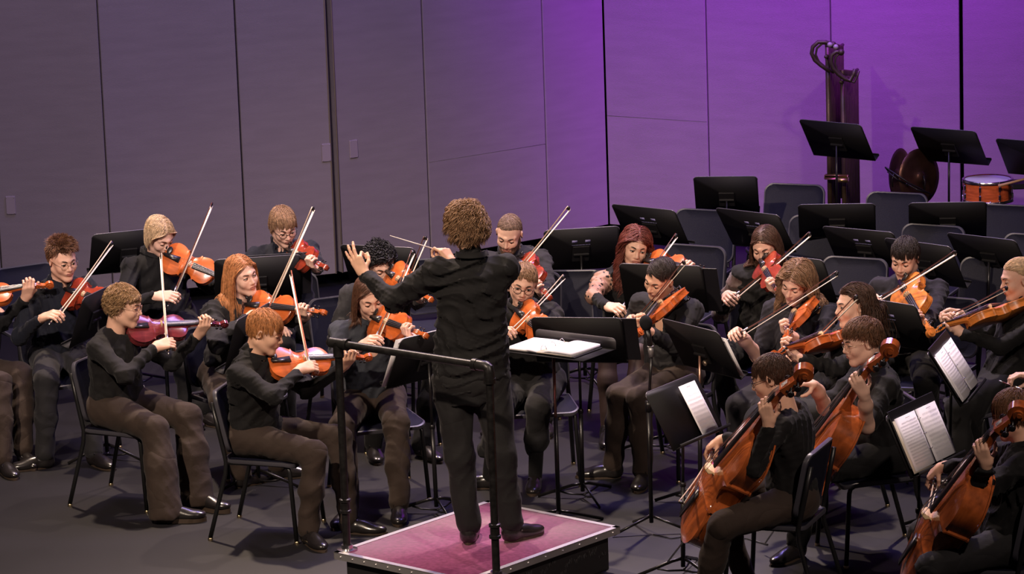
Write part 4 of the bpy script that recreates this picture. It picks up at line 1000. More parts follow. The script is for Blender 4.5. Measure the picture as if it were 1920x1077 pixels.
def page(mb, c, R, w, h, seed, curl=0.0, n=8, dense=1.0):
    """a printed sheet: paper in slot 0, printing in slot 1"""
    rs = np.random.RandomState(seed); g = lambda a, b, z=0: c+R@V(a*w/2, b*h/2, z+curl*math.sin((a+1)*math.pi/2))
    vs = [g(-1+2*i/8, s, z) for z in (0, -.0012) for s in (-1, 1) for i in range(9)]
    F = [(i, i+1, 9+i+1, 9+i) for i in range(8)]+[(18+i, 27+i, 27+i+1, 18+i+1) for i in range(8)]+[(i, 18+i, 18+i+1, i+1) for i in range(8)]+[(9+i, 9+i+1, 27+i+1, 27+i) for i in range(8)]+[(0, 9, 27, 18), (8, 26, 35, 17)]
    mb.add(vs, F, 0)
    def ink(a0, a1, b0, b1):
        k = 4; q = []
        for i in range(k+1):
            a = a0+(a1-a0)*i/k; q += [g(a, b0, .0009), g(a, b1, .0009)]
        mb.add(q, [(2*i, 2*i+2, 2*i+3, 2*i+1) for i in range(k)], 1)
    ink(-.2, .25, .875, .89)
    for s in range(n):
        b = .76-s*1.6/n; w0 = -.84 if s else -.66; sp = .020*8/n
        for l in range(5): ink(w0, .84, b-l*sp, b-l*sp-.0035)
        for q in range(int(16*dense)):
            a = w0+.08+(.8-w0)*q/(16*dense)+rs.rand()*.03; bb = b-rs.rand()*sp*4; ink(a, a+.022, bb, bb+sp*.9); ink(a+.018, a+.023, bb, bb+(sp*3.2)*(1 if rs.rand() > .5 else -1))

# ------------------------------------------------------------------ percussion at the back
M_BRASS = mat('chime_brass', (.075, .048, .030), .42, .45, 0, 1, 0, .4, .2, 8); M_FRAMEG = mat('chime_frame', (.075, .050, .038), .45, .4); M_GOLD = mat('chime_gold', (.60, .42, .15), .35, .9)
def chimes():
    o0 = onz(1580, 470, 0); Y = 26.4; c = ony(1579, 300, Y); org = V(c[0], c[1], 0)
    root = empty('tubular_chimes', org, 'set of tall brass tubular chimes hanging in a frame by the purple panels', 'chimes')
    g = V(math.sin(.30), math.cos(.30), 0); s = V(math.cos(.30), -math.sin(.30), 0)
    for r in (0, 1):
        for i in range(9):
            zt = 1.73-.012*i if r == 0 else 1.53-.01*i; L = 1.45-.06*i; p = org+g*((i-4)*.056)+s*(-.045+.105*r+.0)
            m = MB(); m.tube([p+V(0, 0, zt), p+V(0, 0, zt-min(L, zt-.12))], .018, 12); m.lathe([(.0195, 0), (.0195, .03), (.012, .036), (0, .036)], p+V(0, 0, zt-.004), None, 12); m.build('tube', M_BRASS, root, org)
    for r, (dx, zz) in enumerate(((-.045, 1.69), (.06, 1.51))):
        m = MB()
        m.tube([org+g*.27+s*dx+V(0, 0, 0.03), org+g*.27+s*dx+V(0, 0, zz-.03)], .012, 8)
        m.tube([org+g*-.29+s*dx+V(0, 0, zz-.03), org+g*.29+s*dx+V(0, 0, zz-.03)], .013, 8); m.build('upright', M_FRAMEG, root, org)
    # curved head brackets at the near end of each row
    for pp_, yy in (([(1562, 84), (1548, 79), (1534, 79), (1524, 88), (1522, 100), (1528, 113), (1540, 123), (1556, 134)], Y-.27), ([(1577, 98), (1568, 97), (1560, 103), (1558, 115), (1562, 128), (1572, 139), (1584, 148), (1594, 152), (1600, 140), (1603, 130)], Y-.30)):
        q = [ony(a_, b_, yy) for a_, b_ in pp_]; m = MB(); m.tube(q, .015, 7); m.tube([p+V(.028, 0, -.012) for p in q[1:]], .008, 6); m.ball(q[0], .024); m.build('bracket', M_FRAMEG, root, org)
    m = MB()
    for a_, b_ in ((1556, 84), (1567, 88)): m.ball(ony(a_, b_, Y-.29), .019)
    m.build('cap', mat('pale_rubber', (.40, .34, .36), .5), root, org)
    m = MB(); c0 = org+V(0, 0, .80)+g*-.30+s*.02; m.box(c0, (.085, .02, .018), np.stack([s, g, V(0, 0, 1)], 1), 0, .005); m.box(c0-V(0, 0, .02)+s*.045, (.04, .03, .012), np.stack([s, g, V(0, 0, 1)], 1)); m.build('damper_bar', M_GOLD, root, org)
    m = MB()
    for e in (-.27, .27): m.box(org+g*e+V(0, 0, .04), (.22, .025, .022), np.stack([s, g, V(0, 0, 1)], 1), 0, .006)
    m.build('base', M_FRAMEG, root, org, smooth='auto')
chimes()
M_CYM = mat('cymbal_bronze', (.115, .055, .038), .38, .85, .3, 140, 0, .5, .3, 9)
def cymbals():
    Y = 25.9; c1 = ony(1686, 327, Y); c2 = ony(1724, 332, Y-.12); org = V(c2[0]-.05, c2[1], 0)
    st = empty('cymbal_rack', org, 'black wire cradle rack holding two crash cymbals', 'cymbal rack')
    m = MB(); t = V((c1[0]+c2[0])/2, Y-.05, 0); m.tube([t+V(0, 0, .03), t+V(0, 0, c2[2]-.12)], .011, 8); m.build('pole', M_STUBE, st, org)
    for k in range(3):
        a = 2.1*k+.4; m = MB(); m.tube([t+V(0, 0, .22), t+V(math.cos(a)*.26, math.sin(a)*.26, .01)], .009, 6); m.build('leg', M_STUBE, st, org)
    m = MB()
    for q0, q1 in (((1660, 314), (1748, 366)), ((1664, 322), (1700, 345)), ((1700, 345), (1742, 362))):
        m.tube([ony(*q0, Y-.24), ony((q0[0]+q1[0])/2, (q0[1]+q1[1])/2+3, Y-.27), ony(*q1, Y-.24)], .0055, 6)
    m.tube([t+V(0, 0, c2[2]-.12), ony(1700, 345, Y-.25)], .008, 6); m.tube([ony(1660, 314, Y-.24), ony(1672, 330, Y+.1)], .005, 6); m.tube([ony(1748, 366, Y-.24), ony(1738, 368, Y+.1)], .005, 6); m.build('cradle', M_STUBE, st, org)
    for c, ax, rad, lab in ((c1, V(-.93, -.30, .12), .185, 'narrow looking bronze crash cymbal tilted at the panel side of the rack'), (c2, V(.62, -.76, .08), .20, 'broad bronze crash cymbal turned open beside the narrow one in the rack')):
        z = nrm(ax); x = perp(V(0, 0, 1), z); R = np.stack([np.cross(x, z)*-1, x, z], 1); m = MB(); pr = [(0, .030), (.02, .029), (.038, .020), (.045, .012), (.09, .009), (rad*.8, .003), (rad, -.003), (rad, -.005), (rad*.8, .001), (.045, .010), (.038, .018), (0, .028)]
        m.lathe(pr, c, R, 36); o = m.build('cymbal', M_CYM, None, c); tag(o, lab, 'cymbal', 'crash cymbals')
        s = MB(); s.tube([c+z*.03, c+z*.045+x*.01, c+z*.05-x*.04, c+z*.04-x*.09], .006, 6); s.build('strap', M_LEATHER, o, c)
M_LEATHER = mat('black_leather', (.012, .010, .010), .28, 0, .15, 120, .3)
cymbals()
M_DRUM = mat('drum_shell', (.62, .12, .035), .25, 0, 0, 1, .7, .5, .3, 12, aniso=(1, 1, 5)); M_SKIN_D = mat('drum_head', (.62, .57, .58), .55)
def snare():
    Y = 25.5; c = ony(1852, 336, Y); org = V(c[0], c[1], 0); zt = c[2]; root = empty('snare_drum', V(c[0], c[1], zt-.15), 'orange lacquered snare drum with chrome hoops and lugs', 'drum'); oo = V(c[0], c[1], zt-.15)
    p = V(c[0], c[1], zt); m = MB(); m.lathe([(.166, -.005), (.168, -.012), (.168, -.142), (.166, -.148)], p, None, 40); m.build('shell', M_DRUM, root, oo)
    m = MB(); m.lathe([(0, .0), (.160, .0), (.164, -.004)], p, None, 40); m.build('drum_head', M_SKIN_D, root, oo)
    for z in (0, -.142):
        m = MB(); m.lathe([(.162, .006), (.172, .007), (.178, .004), (.174, -.006), (.180, -.012), (.172, -.014)], p+V(0, 0, z+(.0 if z == 0 else .002)), None, 40); m.build('hoop', M_CHROME, root, oo)
    for i in range(8):
        a = i*math.pi/4+.35; d = V(math.cos(a), math.sin(a), 0); m = MB(); m.tube([p+d*.178+V(0, 0, .006), p+d*.178-V(0, 0, .15)], .0032, 6); m.box(p+d*.176-V(0, 0, .045), (.008, .008, .018), None, 0, .003); m.box(p+d*.176-V(0, 0, .105), (.008, .008, .018), None, 0, .003); m.build('lug', M_CHROME, root, oo, smooth='auto')
    st = empty('snare_stand', org, 'black stand carrying the snare drum', 'drum stand'); m = MB(); m.tube([org+V(0, 0, .05), org+V(0, 0, zt-.20)], .012, 8); m.build('pole', M_CHROME, st, org)
    for k in range(3):
        a = 2.09*k+.5; d = V(math.cos(a), math.sin(a), 0); m = MB(); m.tube([org+V(0, 0, zt-.21), org+d*.15+V(0, 0, zt-.175), org+d*.19+V(0, 0, zt-.155), org+d*.19+V(0, 0, zt-.125)], .007, 6); m.build('basket_arm', M_CHROME, st, org)
        m = MB(); m.tube([org+V(0, 0, .25), org+d*.28+V(0, 0, .01)], .009, 6); m.build('leg', M_CHROME, st, org)
snare()
def trap_table():
    Y = 25.3; c = ony(1935, 345, Y); org = V(c[0], c[1], 0); z = c[2]; root = empty('trap_table', org, 'black padded percussion tray table at the end of the row beside the snare drum', 'percussion table')
    m = MB(); m.box(V(c[0]+.04, c[1], z), (.19, .14, .010), None, 0, .004); m.box(V(c[0]+.04, c[1]-.14, z+.012), (.19, .006, .016)); m.build('tray', M_DESK, root, org, smooth='auto')
    m = MB(); m.tube([org+V(.04, 0, .05), org+V(.04, 0, z)], .012, 8); m.build('pole', M_STUBE, root, org)
    for k in range(3):
        a = 2.09*k; m = MB(); m.tube([org+V(.04, 0, .2), org+V(.04+math.cos(a)*.25, math.sin(a)*.25, .01)], .009, 6); m.build('leg', M_STUBE, root, org)
    a, b = ony(1872, 349, Y-.03), ony(1902, 341, Y-.03); d = nrm(b-a); m = MB(); a[2] += .0; m.tube([a, a+d*.08, a+d*.33], [.011, .009, .006], 8); o = m.build('drumstick', mat('hickory', (.55, .32, .16), .5), None, a); tag(o, 'pale wooden drumstick lying across the edge of the percussion tray', 'drumstick')
trap_table()
# ------------------------------------------------------------------ empty chairs in the rear arcs
for k, (px, py, yw, lab) in enumerate([
    (1492, 346, -22, 'empty chair directly beside the bottom of the chimes, in the rearmost row'),
    (1325, 394, -25, 'empty chair half behind a stand, next behind the dark-haired boy in blazer'),
    (1306, 461, -28, 'empty chair right behind the dark-haired boy in blazer, seat partly visible'),
    (1684, 362, -24, 'empty chair in front of the cymbals in the rearmost row'),
    (1540, 407, -27, 'empty chair in the middle row, in front of the chimes'),
    (1890, 385, -24, 'empty chair below the snare drum in the rearmost row'),
    (1753, 423, -28, 'empty chair just behind the boy with the black fringe'),
    (1606, 484, -26, 'empty chair between the girl in dark top and the boy with the black fringe'),
    (1866, 486, -28, 'empty chair behind the blond violist, its grey seat showing'),
    (1945, 441, -28, 'empty chair cut by the picture edge above the blond violist'),
    (1778, 558, -30, 'empty chair low behind the boy with the black fringe, beside the blond violist'),
    (1066, 508, -6, 'empty chair under the lone stand with two stickers'),
    (814, 485, 14, 'chair back top showing behind the raised right hand of the conductor'),
    (636, 556, 24, 'empty chair between the long-haired redhead and the girl with straight brown hair'),
    (42, 499, 30, 'chair back at the picture edge behind the spiky-haired youth')]):
    p = onz(px, py, .835); f = yawv(yw); p = p+f*.25; chair(p, yw, lab)

# ------------------------------------------------------------------ music stands
SL_ = [
 # X, Y, Z, yaw(music), lean, label, kwargs
 ('S1', -2.48, 23.78, .90, 200, 28, 'stand behind the blond boy and the youth in glasses, against the panels', {}),
 ('S3', -1.57, 22.64, .92, 188, 23, 'wide opened stand behind the long-haired redhead, below the boy in glasses', {'W': .54}),
 ('S6', -.81, 23.04, .89, 158, 27, 'stand behind the curly black-haired player', {'sticker': 1}),
 ('S7', .45, 23.50, .87, 187, 27, 'broad stand with two stickers standing alone between bearded man and auburn-haired girl', {'sticker': 1, 'W': .49}),
 ('S8', .93, 24.18, .87, 143, 32, 'stand with stickers just behind the auburn-haired girl', {'sticker': 1}),
 ('S9', 1.50, 25.3, .85, 172, 30, 'rearmost stand beside the corner of the purple panels', {'W': .44}),
 ('S10', 1.60, 23.88, .88, 140, 34, 'stand rising behind the girl with straight brown hair', {'sticker': 1}),
 ('S11', 2.17, 24.3, .84, 174, 38, 'stand in front of the foot of the chimes', {}),
 ('S12', 2.88, 24.1, .86, 174, 36, 'stand below the cymbals with a pale upper rim', {}),
 ('S13', 2.25, 23.24, .87, 146, 36, 'stand left of the boy with the black fringe', {'sticker': 1}),
 ('S14', 2.56, 22.60, .89, 137, 30, 'stand touching the shoulder of the boy with the black fringe', {}),
 ('S15', 2.99, 22.86, .87, 140, 35, 'stand above the blond violist', {}),
 ('S16', 2.29, 25.55, 1.165, 142, 33, 'tall percussion stand in front of the chimes', {'zleg': .3}),
 ('S17', 3.08, 25.64, 1.08, 146, 36, 'tall percussion stand between cymbals and snare drum', {}),
 ('S18', 3.60, 25.09, 1.07, 145, 35, 'tall percussion stand above the tray table, cut by the picture edge', {}),
 ('S19', 1.74, 22.39, .87, 142, 28, 'stand directly behind the girl with wavy light brown hair', {}),
 ('S20', .90, 21.68, .985, 162, 23, 'stand between the auburn-haired girl and the boy in blazer', {}),
 ('S21', .37, 20.65, .92, 169, 28, 'wide stand facing the boy in black glasses, behind the conductor desk', {'W': .52}),
 ('S2', -2.51, 21.92, .89, 250, 20, 'stand seen nearly edge-on in front of the youth in glasses', {'legs_yaw': 60}),
 ('S4', -1.55, 21.18, .88, 251, 17, 'stand seen edge-on between the blond player and the ginger boy', {'legs_yaw': 65}),
 ('S5', -.49, 20.42, .91, 224, 25, 'stand with folded white music behind the podium railing', {}),
 ('S23', 1.05, 20.46, .89, 126, 28, 'stand with round bronze knob seen from the rear, behind the microphone', {'knob': 1, 'copper': 1}),
 ('S24', .88, 19.01, .89, 56, 30, 'stand holding one sheet of music in front of the short-haired cellist', {'legs_yaw': 40}),
 ('S25', 2.05, 18.36, .88, 56, 25, 'stand with an open binder in front of the nearest cellist', {}),
 ('S26', 2.38, 19.75, .89, 72, 32, 'stand with tilted pages in front of the blond violist', {}),
 ('S27', 2.16, 20.94, .89, 136, 27, 'stand with stickers right behind the cellist in glasses', {'sticker': 1}),
]
ST = {}
for k, x, y, z, yw, ln, lab, kw in SL_:
    if not lab.startswith('stand') and 'stand' not in lab: lab = 'stand '+lab
    ST[k] = stand(x, y, z, yw, ln, 'black music '+lab if lab.startswith('stand') else 'black '+lab, **kw)
# binders, folders and sheets
def folder(name, s, w, h, dx=0, dy=0, dn=.012, lab='', grp=None, th=.006, cover=M_FOLDER):
    c = s['c']+s['x']*dx+s['u']*dy+s['n']*dn; m = MB(); m.box(c, (w/2, h/2, th/2), s['R'], 0, .002); o = m.build(name, cover, None, c, smooth='auto'); tag(o, lab, 'folder', grp); return o
def sheet(s, dx, dy, w, h, seed, lab, dn=.016, curl=0, n=8, cream=False, parent=None, pc=None, dense=1.0):
    c = s['c']+s['x']*dx+s['u']*dy+s['n']*dn; m = MB(); page(m, c, s['R'], w, h, seed, curl, n, dense); o = m.build('sheet_music' if parent is None else 'page', [M_PAPERC if cream else M_PAPER, M_INK], parent, c if parent is None else pc, smooth=False)
    if parent is None: tag(o, lab, 'sheet music', 'loose sheet music')
    return o
folder('music_folder', ST['S3'], .46, .31, -.10, .02, lab='black folder sticking out past the stand behind the redhead')
folder('music_folder', ST['S21'], .56, .31, -.06, .0, lab='black folder reaching past the wide stand behind the conductor desk')
folder('music_folder', ST['S20'], .52, .31, -.08, -.01, lab='black folder reaching past the stand of the auburn-haired girl')
sheet(ST['S23'], -.06, -.02, .43, .27, 5, 'white sheets edging out beside the stand with the bronze knob')
sheet(ST['S5'], .10, .0, .36, .32, 6, 'white folded music peeking round the stand behind the railing')
s = ST['S24']; sheet(s, -.115*-1, -.02, .165*1.0, .30, 7, 'single white sheet of music on the cellist stand', n=10)
for k, lab in (('S25', 'open black ring binder of printed music on the nearest cellist stand'), ('S26', 'open black ring binder of lilac-tinted pages on the violist stand')):
    s = ST[k]; c = s['c']+s['n']*.014+s['u']*.03; m = MB(); m.box(c, (.245, .155, .004), s['R'], 0, .002); o = m.build('ring_binder', M_FOLDER, None, c, smooth='auto'); tag(o, lab, 'binder', 'open ring binders')
    for sx in (-1, 1):
        q = MB(); page(q, s['c']+s['n']*.024+s['x']*sx*.112-s['u']*.005, s['R'], .215, .285, 20+sx+(3 if k == 'S25' else 0), .010, 10 if sx > 0 else 14, .9 if sx > 0 else 1.6); q.build('page', [M_PAPER, M_INK], o, c, smooth=False)
    q = MB(); page(q, s['c']+s['n']*.020-s['x']*.135-s['u']*.012, s['R'], .205, .285, 31, .008, 10); q.build('page', [M_PAPERC if k == 'S25' else M_PAPER, M_INK], o, c, smooth=False)
    for dy in (-.08, 0, .08):
        q = MB(); q.tube([s['c']+s['u']*(dy+.01)+s['x']*(.016*math.cos(a))+s['n']*(.020+.018*math.sin(a)) for a in np.linspace(0, math.pi, 9)], .0016, 6); q.build('ring', M_CHROME, o, c)
# conductor's desk lying nearly flat with the open score
zc = 1.0; q = [onz(x, y, zc) for x, y in ((1008, 643), (1148, 660), (1087, 672), (950, 655))]
cx = nrm(q[1]-q[0]); cy = perp(q[3]-q[0], cx); cc = (q[0]+q[1]+q[2]+q[3])/4; Wc = np.linalg.norm(q[1]-q[0]); Dc = .33
ft = onz(1057, 985, 0); org = V(cc[0]-.03, cc[1], 0); Rc = np.stack([cx, cy, np.cross(cx, cy)], 1)
if Rc[2, 2] < 0: Rc[:, 2] *= -1
cs = empty('music_stand', org, 'conductor stand with level desk and copper coloured tube behind the podium', 'music stand', 'orchestra music stands')
m = MB(); m.box(cc, (Wc/2+.02, Dc/2, .002), Rc); dk = m.build('desk', M_DESK, cs, org, smooth=False)
m = MB(); r = .025; W2 = Wc/2+.02; ply = [(-W2, 0), (W2, 0)]+[(W2-r+r*math.cos(a), .062-r+r*math.sin(a)) for a in np.linspace(0, math.pi/2, 5)]+[(-W2+r+r*math.cos(a), .062-r+r*math.sin(a)) for a in np.linspace(math.pi/2, math.pi, 5)]
m.prism(ply, .003, np.stack([cx, V(0, 0, 1), -cy], 1), cc-cy*Dc/2); m.build('ledge', mat('stand_ledge_grey', (.07, .065, .07), .45, .4), dk, org, smooth=False)
m = MB(); m.tube([org+V(0, 0, .58), org+V(0, 0, zc-.01)], .0085, 10); m.build('upper_tube', M_COPPER, cs, org)
m = MB(); m.tube([org+V(0, 0, .03), org+V(0, 0, .62)], .0125, 10); m.build('lower_tube', M_STUBE, cs, org)
for k in range(3):
    a = 2.09*k+.3; d = V(math.cos(a), math.sin(a), 0); m = MB(); m.tube([org+V(0, 0, .08)+d*.01, org+V(0, 0, .07)+d*.06, org+V(0, 0, .008)+d*.26], .0095, 6); m.build('leg', M_STUBE, cs, org)
bc_ = cc-cx*.035+cy*.005+V(0, 0, .006); m = MB(); m.box(bc_, (.235, .14, .004), Rc, 0, .002); sb = m.build('ring_binder', M_FOLDER, None, bc_, smooth='auto'); tag(sb, 'open score binder with bright white pages lying on the conductor stand', 'binder')
for sx in (-1, 1):
    m = MB(); n = 12; th = .022 if sx > 0 else .010; vs = []
    for lay in (1, 0):
        for sy in (-1, 1):
            for i in range(n+1):
                u = i/n; vs.append(bc_+cx*sx*(.006+u*.215)+cy*sy*.138+V(0, 0, .004+(th*(math.sin(min(1, u*2.6)*math.pi/2))*(1-.35*u)+.004 if lay else 0)))
    k = n+1; F = []
    for i in range(n):
        F += [(i, i+1, k+i+1, k+i), (2*k+i, 3*k+i, 3*k+i+1, 2*k+i+1), (i, 2*k+i, 2*k+i+1, i+1), (k+i, k+i+1, 3*k+i+1, 3*k+i)]
    F += [(0, k, 3*k, 2*k), (n, 2*k+n, 3*k+n, k+n)]; mi = 0
    m.add(vs, F, 0); m.build('page', [M_PAPER], sb, bc_, smooth=False)
    if sx > 0:
        m = MB(); m.box(bc_+cx*.10+cy*.0+V(0, 0, .006), (.115, .1385, .005), Rc); m.build('page', [M_PAPERC], sb, bc_, smooth=False)
for dy in (-.09, 0, .09):
    m = MB(); m.tube([bc_+cy*dy+cx*(.02*math.cos(a))+V(0, 0, .006+.034*math.sin(a)) for a in np.linspace(0, math.pi, 9)], .0018, 6); m.build('ring', M_CHROME, sb, bc_)

# ------------------------------------------------------------------ microphone on its stand
mt = onz(1222, 1000, 0); mtop = ony(1211, 606, mt[1]-.03); org = V(mt[0], mt[1], 0)
ms_ = empty('microphone_stand', org, 'slim black microphone stand with tripod foot in front of the blazer boy', 'microphone stand')
ax = nrm(V(-.16, -.05, 1)); clip = mtop-ax*.165
m = MB(); m.tube([org+V(0, 0, .06), org+V(0, 0, .72)], .012, 10); m.build('lower_tube', M_STUBE, ms_, org)
m = MB(); m.tube([org+V(0, 0, .70), V(clip[0], clip[1], clip[2]-.02)], .0075, 10); m.build('upper_tube', M_STUBE, ms_, org)
m = MB(); m.tube([org+V(0, 0, .69), org+V(0, 0, .75)], .018, 10); m.build('clutch', M_STUBE, ms_, org)
m = MB(); m.tube([clip-V(0, 0, .03), clip+ax*.03], .015, 10); m.tube([clip+V(0, 0, 0)+ax*.03+V(.016*math.cos(a), .016*math.sin(a), 0) for a in np.linspace(0, 6.28, 13)], .003, 5); m.build('clip', M_CHROME if False else mat('clip_grey', (.25, .24, .24), .35, .5), ms_, org)
for k, yw in enumerate((80, 205, -75)):
    d = yawv(yw); m = MB(); m.tube([org+V(0, 0, .10), org+d*.22+V(0, 0, .012)], .008, 7); m.build('leg', M_STUBE, ms_, org)
    
m = MB(); R = np.stack([perp(V(1, 0, 0), ax), np.cross(ax, perp(V(1, 0, 0), ax)), ax], 1); m.ball(mtop, (.035, .035, .044), R, 20, 14); mc = m.build('microphone', mat('foam_windscreen', (.010, .010, .012), .95, 0, .8, 400, 0, .2), None, mtop); tag(mc, 'black microphone with round foam windscreen pointing up on its stand', 'microphone')
m = MB(); m.tube([mtop-ax*.03, mtop-ax*.12, mtop-ax*.18], [.018, .014, .010], 12); m.build('microphone_body', M_STUBE, mc, mtop)
cb = MB(); pts_ = [V(*onz(x, y, .006)) for x, y in ((1225, 1003), (1260, 1010), (1300, 1004), (1350, 1012), (1400, 1010), (1440, 1022))]; cb.tube(pts_, .004, 6); o = cb.build('microphone_cable', M_STUBE, None, pts_[0]); tag(o, 'thin black cable lying on the floor beside the podium', 'cable')
# ------------------------------------------------------------------ the orchestra
def player(who, label, seed, vio=None, bow=None, seat=True, clab=None, **S):
    yaw = S['yaw']; F = yawv(yaw); Lv = V(math.cos(math.radians(yaw)), math.sin(math.radians(yaw)), 0)
    P, C = root_points(S); S['PC'] = (P, C); v = b = None
    if vio:
        kind = vio.get('kind', 'violin'); bot = ony(*vio['bot'], C[1]+vio.get('dy', (F[1]*.03+Lv[1]*.04)))
        if kind == 'cello':
            bot = ony(*vio['bot'], P[1]+vio['dy']); g = C+vio.get('g', V(0, 0, 0)); roll = F+vio.get('nadd', V(0, 0, 0))
        else:
            dd = nrm(F*.8+Lv*.6); g = bot+dd*.6+V(0, 0, vio.get('gz', 0)); d0 = nrm(on_ray(*vio['scr'], bot, .59, g)-bot); e0 = np.cross(d0, V(0, 0, 1)); rho = math.radians(vio.get('rho', 35)); roll = V(0, 0, 1)*math.cos(rho)+e0*math.sin(rho)
        v = place_fiddle(kind, vio.get('col', 'orange'), bot, vio['scr'], g, roll, vio['label'], {'cello': 'cellos', 'viola': 'violas', 'violin': 'violins'}[kind])
        lg = v['d']@nrm(C-v['bot']); 
        S['lh'] = cello_grip(v, Lv, vio.get('at', .8)) if kind == 'cello' else neck_grip(v, vio.get('at', .80))
    if bow:
        b = place_bow(bow[0], bow[1], v, 'bow in the right hand of the '+who, *(bow[2:] if len(bow) > 2 else ()), **S.pop('bowkw', {})); S['rh'] = bow_grip(b)
    r = person(label, seed=seed, **S); r['v'] = v; r['b'] = b
    if seat: chair(r['P']+yawv(S.get('cyaw', yaw))*.085, S.get('cyaw', yaw), clab or 'chair under the '+who, 'orchestra chairs in use')
    return r
SHORT = dict(style='fringe', len=(.05, .035, .04), n=2600, lift=.25, grav=.15, mess=.25, w=.0022, k=7)
def st(base, **k): d = dict(base); d.update(k); return d
LONG = dict(style='mid', len=(.30, .34, .36), n=3000, lift=.12, grav=.8, mess=.10, w=.0026, k=20, vol=.12)

PL = {}
# left desk group ------------------------------------------------------
PL['P2'] = player('youth with spiky hair in thin glasses', 'person in dark button shirt and thin glasses, spiky brown hair, playing at the far left', 102,
    dict(bot=(124, 545), scr=(240, 580), rho=48, col='red', label='red-orange violin of the spiky-haired youth in thin glasses'), ((98, 606), (211, 455), 'pale'),
    clab='chair back showing behind the spiky-haired youth in glasses',
    yaw=30, pel=(112, 668), head=(117, 486, .05), hyaw=32, hpitch=16, hroll=-4, knees=((168, 700), (88, 700)), ankles=((176, 850), (84, 850)), toes=((190, 870), (78, 872)),
    hair='brown', hst=st(SHORT, style='spiky', len=(.05, .028, .03), lentop=.06, mess=.4, lift=.8, hug=.05), glasses='wire', top='shirt', tcol='navy', bcol='charcoal', skin=0, gaze=(0, -.2), face=dict(jaw=1.06, lid=0), fold=1)
PL['P3'] = player('blond boy bending over his violin', 'person with blond parted hair in dark shirt bending over a violin beside the panels', 103,
    dict(bot=(308, 478), scr=(462, 540), rho=58, col='orange', label='glossy orange violin of the blond boy bending down', dy=-.06), ((318, 570), (398, 382), 'dark'),
    hz=1.13, yaw=38, pel=(318, 655), head=(299, 441, .12), hyaw=42, hpitch=34, hroll=-6, ankles=((380, 782), (352, 770)), rh_el=(240, 560), knees=((372, 668), (345, 670)),
    hair='blond', hst=st(SHORT, style='mid', len=(.10, .10, .075), n=3000, grav=.6, lift=.18, part=.02, vol=.16, mess=.12, k=10), top='shirt', tcol='black', bcol='black', skin=1, face=dict(lid=-14, gaze=(0, -.6)), shtilt=.0)
PL['P5'] = player('long-haired redhead in grey blazer', 'person with long ginger hair in dark grey blazer looking sideways over a violin', 105,
    dict(bot=(462, 574), scr=(605, 585), rho=55, col='orange', label='orange violin of the long-haired redhead', dy=-.05), ((492, 603), (603, 356), 'pale'),
    yaw=38, pel=(428, 732), head=(453, 515, .05), hyaw=40, hpitch=6, hroll=-12, rh_el=(388, 655), knees=((490, 760), (420, 765)), ankles=((520, 870), (452, 885)), toes=((540, 890), (460, 905)),
    hair='ginger', hst=st(LONG, part=.01), top='blazer', vneck=True, tcol='charcoal', bcol='brown', skin=1, face=dict(lid=4, gaze=(.5, 0), jaw=.95))
PL['P6'] = player('boy in glasses by the panels', 'person in navy sweater and white collar with round glasses, standing out before the panels', 106,
    dict(bot=(541, 471), scr=(608, 500), rho=50, col='red', label='red violin of the boy in glasses by the panels', dy=-.05, at=.75), None,
    yaw=20, pel=(548, 628), head=(531, 423, .08), hyaw=22, hpitch=28, hroll=-6, lh_el=(610, 580), hz=1.2,
    hair='lightbrown', hst=st(SHORT, style='bowl', len=(.085, .06, .06), lift=.12, vol=.14, mess=.1, k=9, sweep=.1), glasses='black', top='sweater', tcol='navy', bcol='black', skin=1, face=dict(lid=-12, gaze=(0, -.6)),
    rh=None)
PL['P1'] = player('player cut off by the picture edge', 'person in black mostly cut off by the picture edge, fingering an orange violin', 101,
    dict(bot=(-88, 566), scr=(98, 531), rho=30, col='orange', label='orange violin reaching in from the picture edge', dy=-.03), ((0, 600), (-60, 470), 'dark'),
    yaw=62, pel=(-98, 722), head=(-90, 505, .05), hyaw=75, knees=((40, 742), (0, 760)), ankles=((34, 870), (0, 900)), toes=((85, 893), (60, 915)), lh_el=(10, 640),
    hair='brown', hst=SHORT, top='shirt', tcol='black', bcol='brown', skin=0, shoe='loafer')
PL['P4'] = player('blond-bobbed player in dark top', 'person with short wavy blond hair, glasses and wide brown trousers, plum violin', 104,
    dict(bot=(240, 618), scr=(422, 606), rho=38, col='plum', label='dark plum violin gleaming white, held by the blond-bobbed player', dy=-.02, at=.72), ((315, 660), (302, 478), 'pale'),
    hz=1.15, cyaw=66, yaw=62, pel=(218, 790), head=(231, 573, .05), hyaw=78, hpitch=12, hroll=0, rh_el=(238, 702), lh_el=(335, 688), knees=((352, 800), (292, 812)), ankles=((385, 945), (318, 960)), toes=((418, 955), (352, 972)),
    hair='sandy', hst=st(SHORT, style='fringe', len=(.07, .06, .05), n=3200, curl=(.006, 9), lift=.3, vol=.18, grav=.35, mess=.2, k=12), glasses='wire', top='tee', tcol='softblack', bcol='brown', flare=.035, legt=1.06, skin=0, fat=1.08, shoe='chunky', hem=.04, fold=.8)
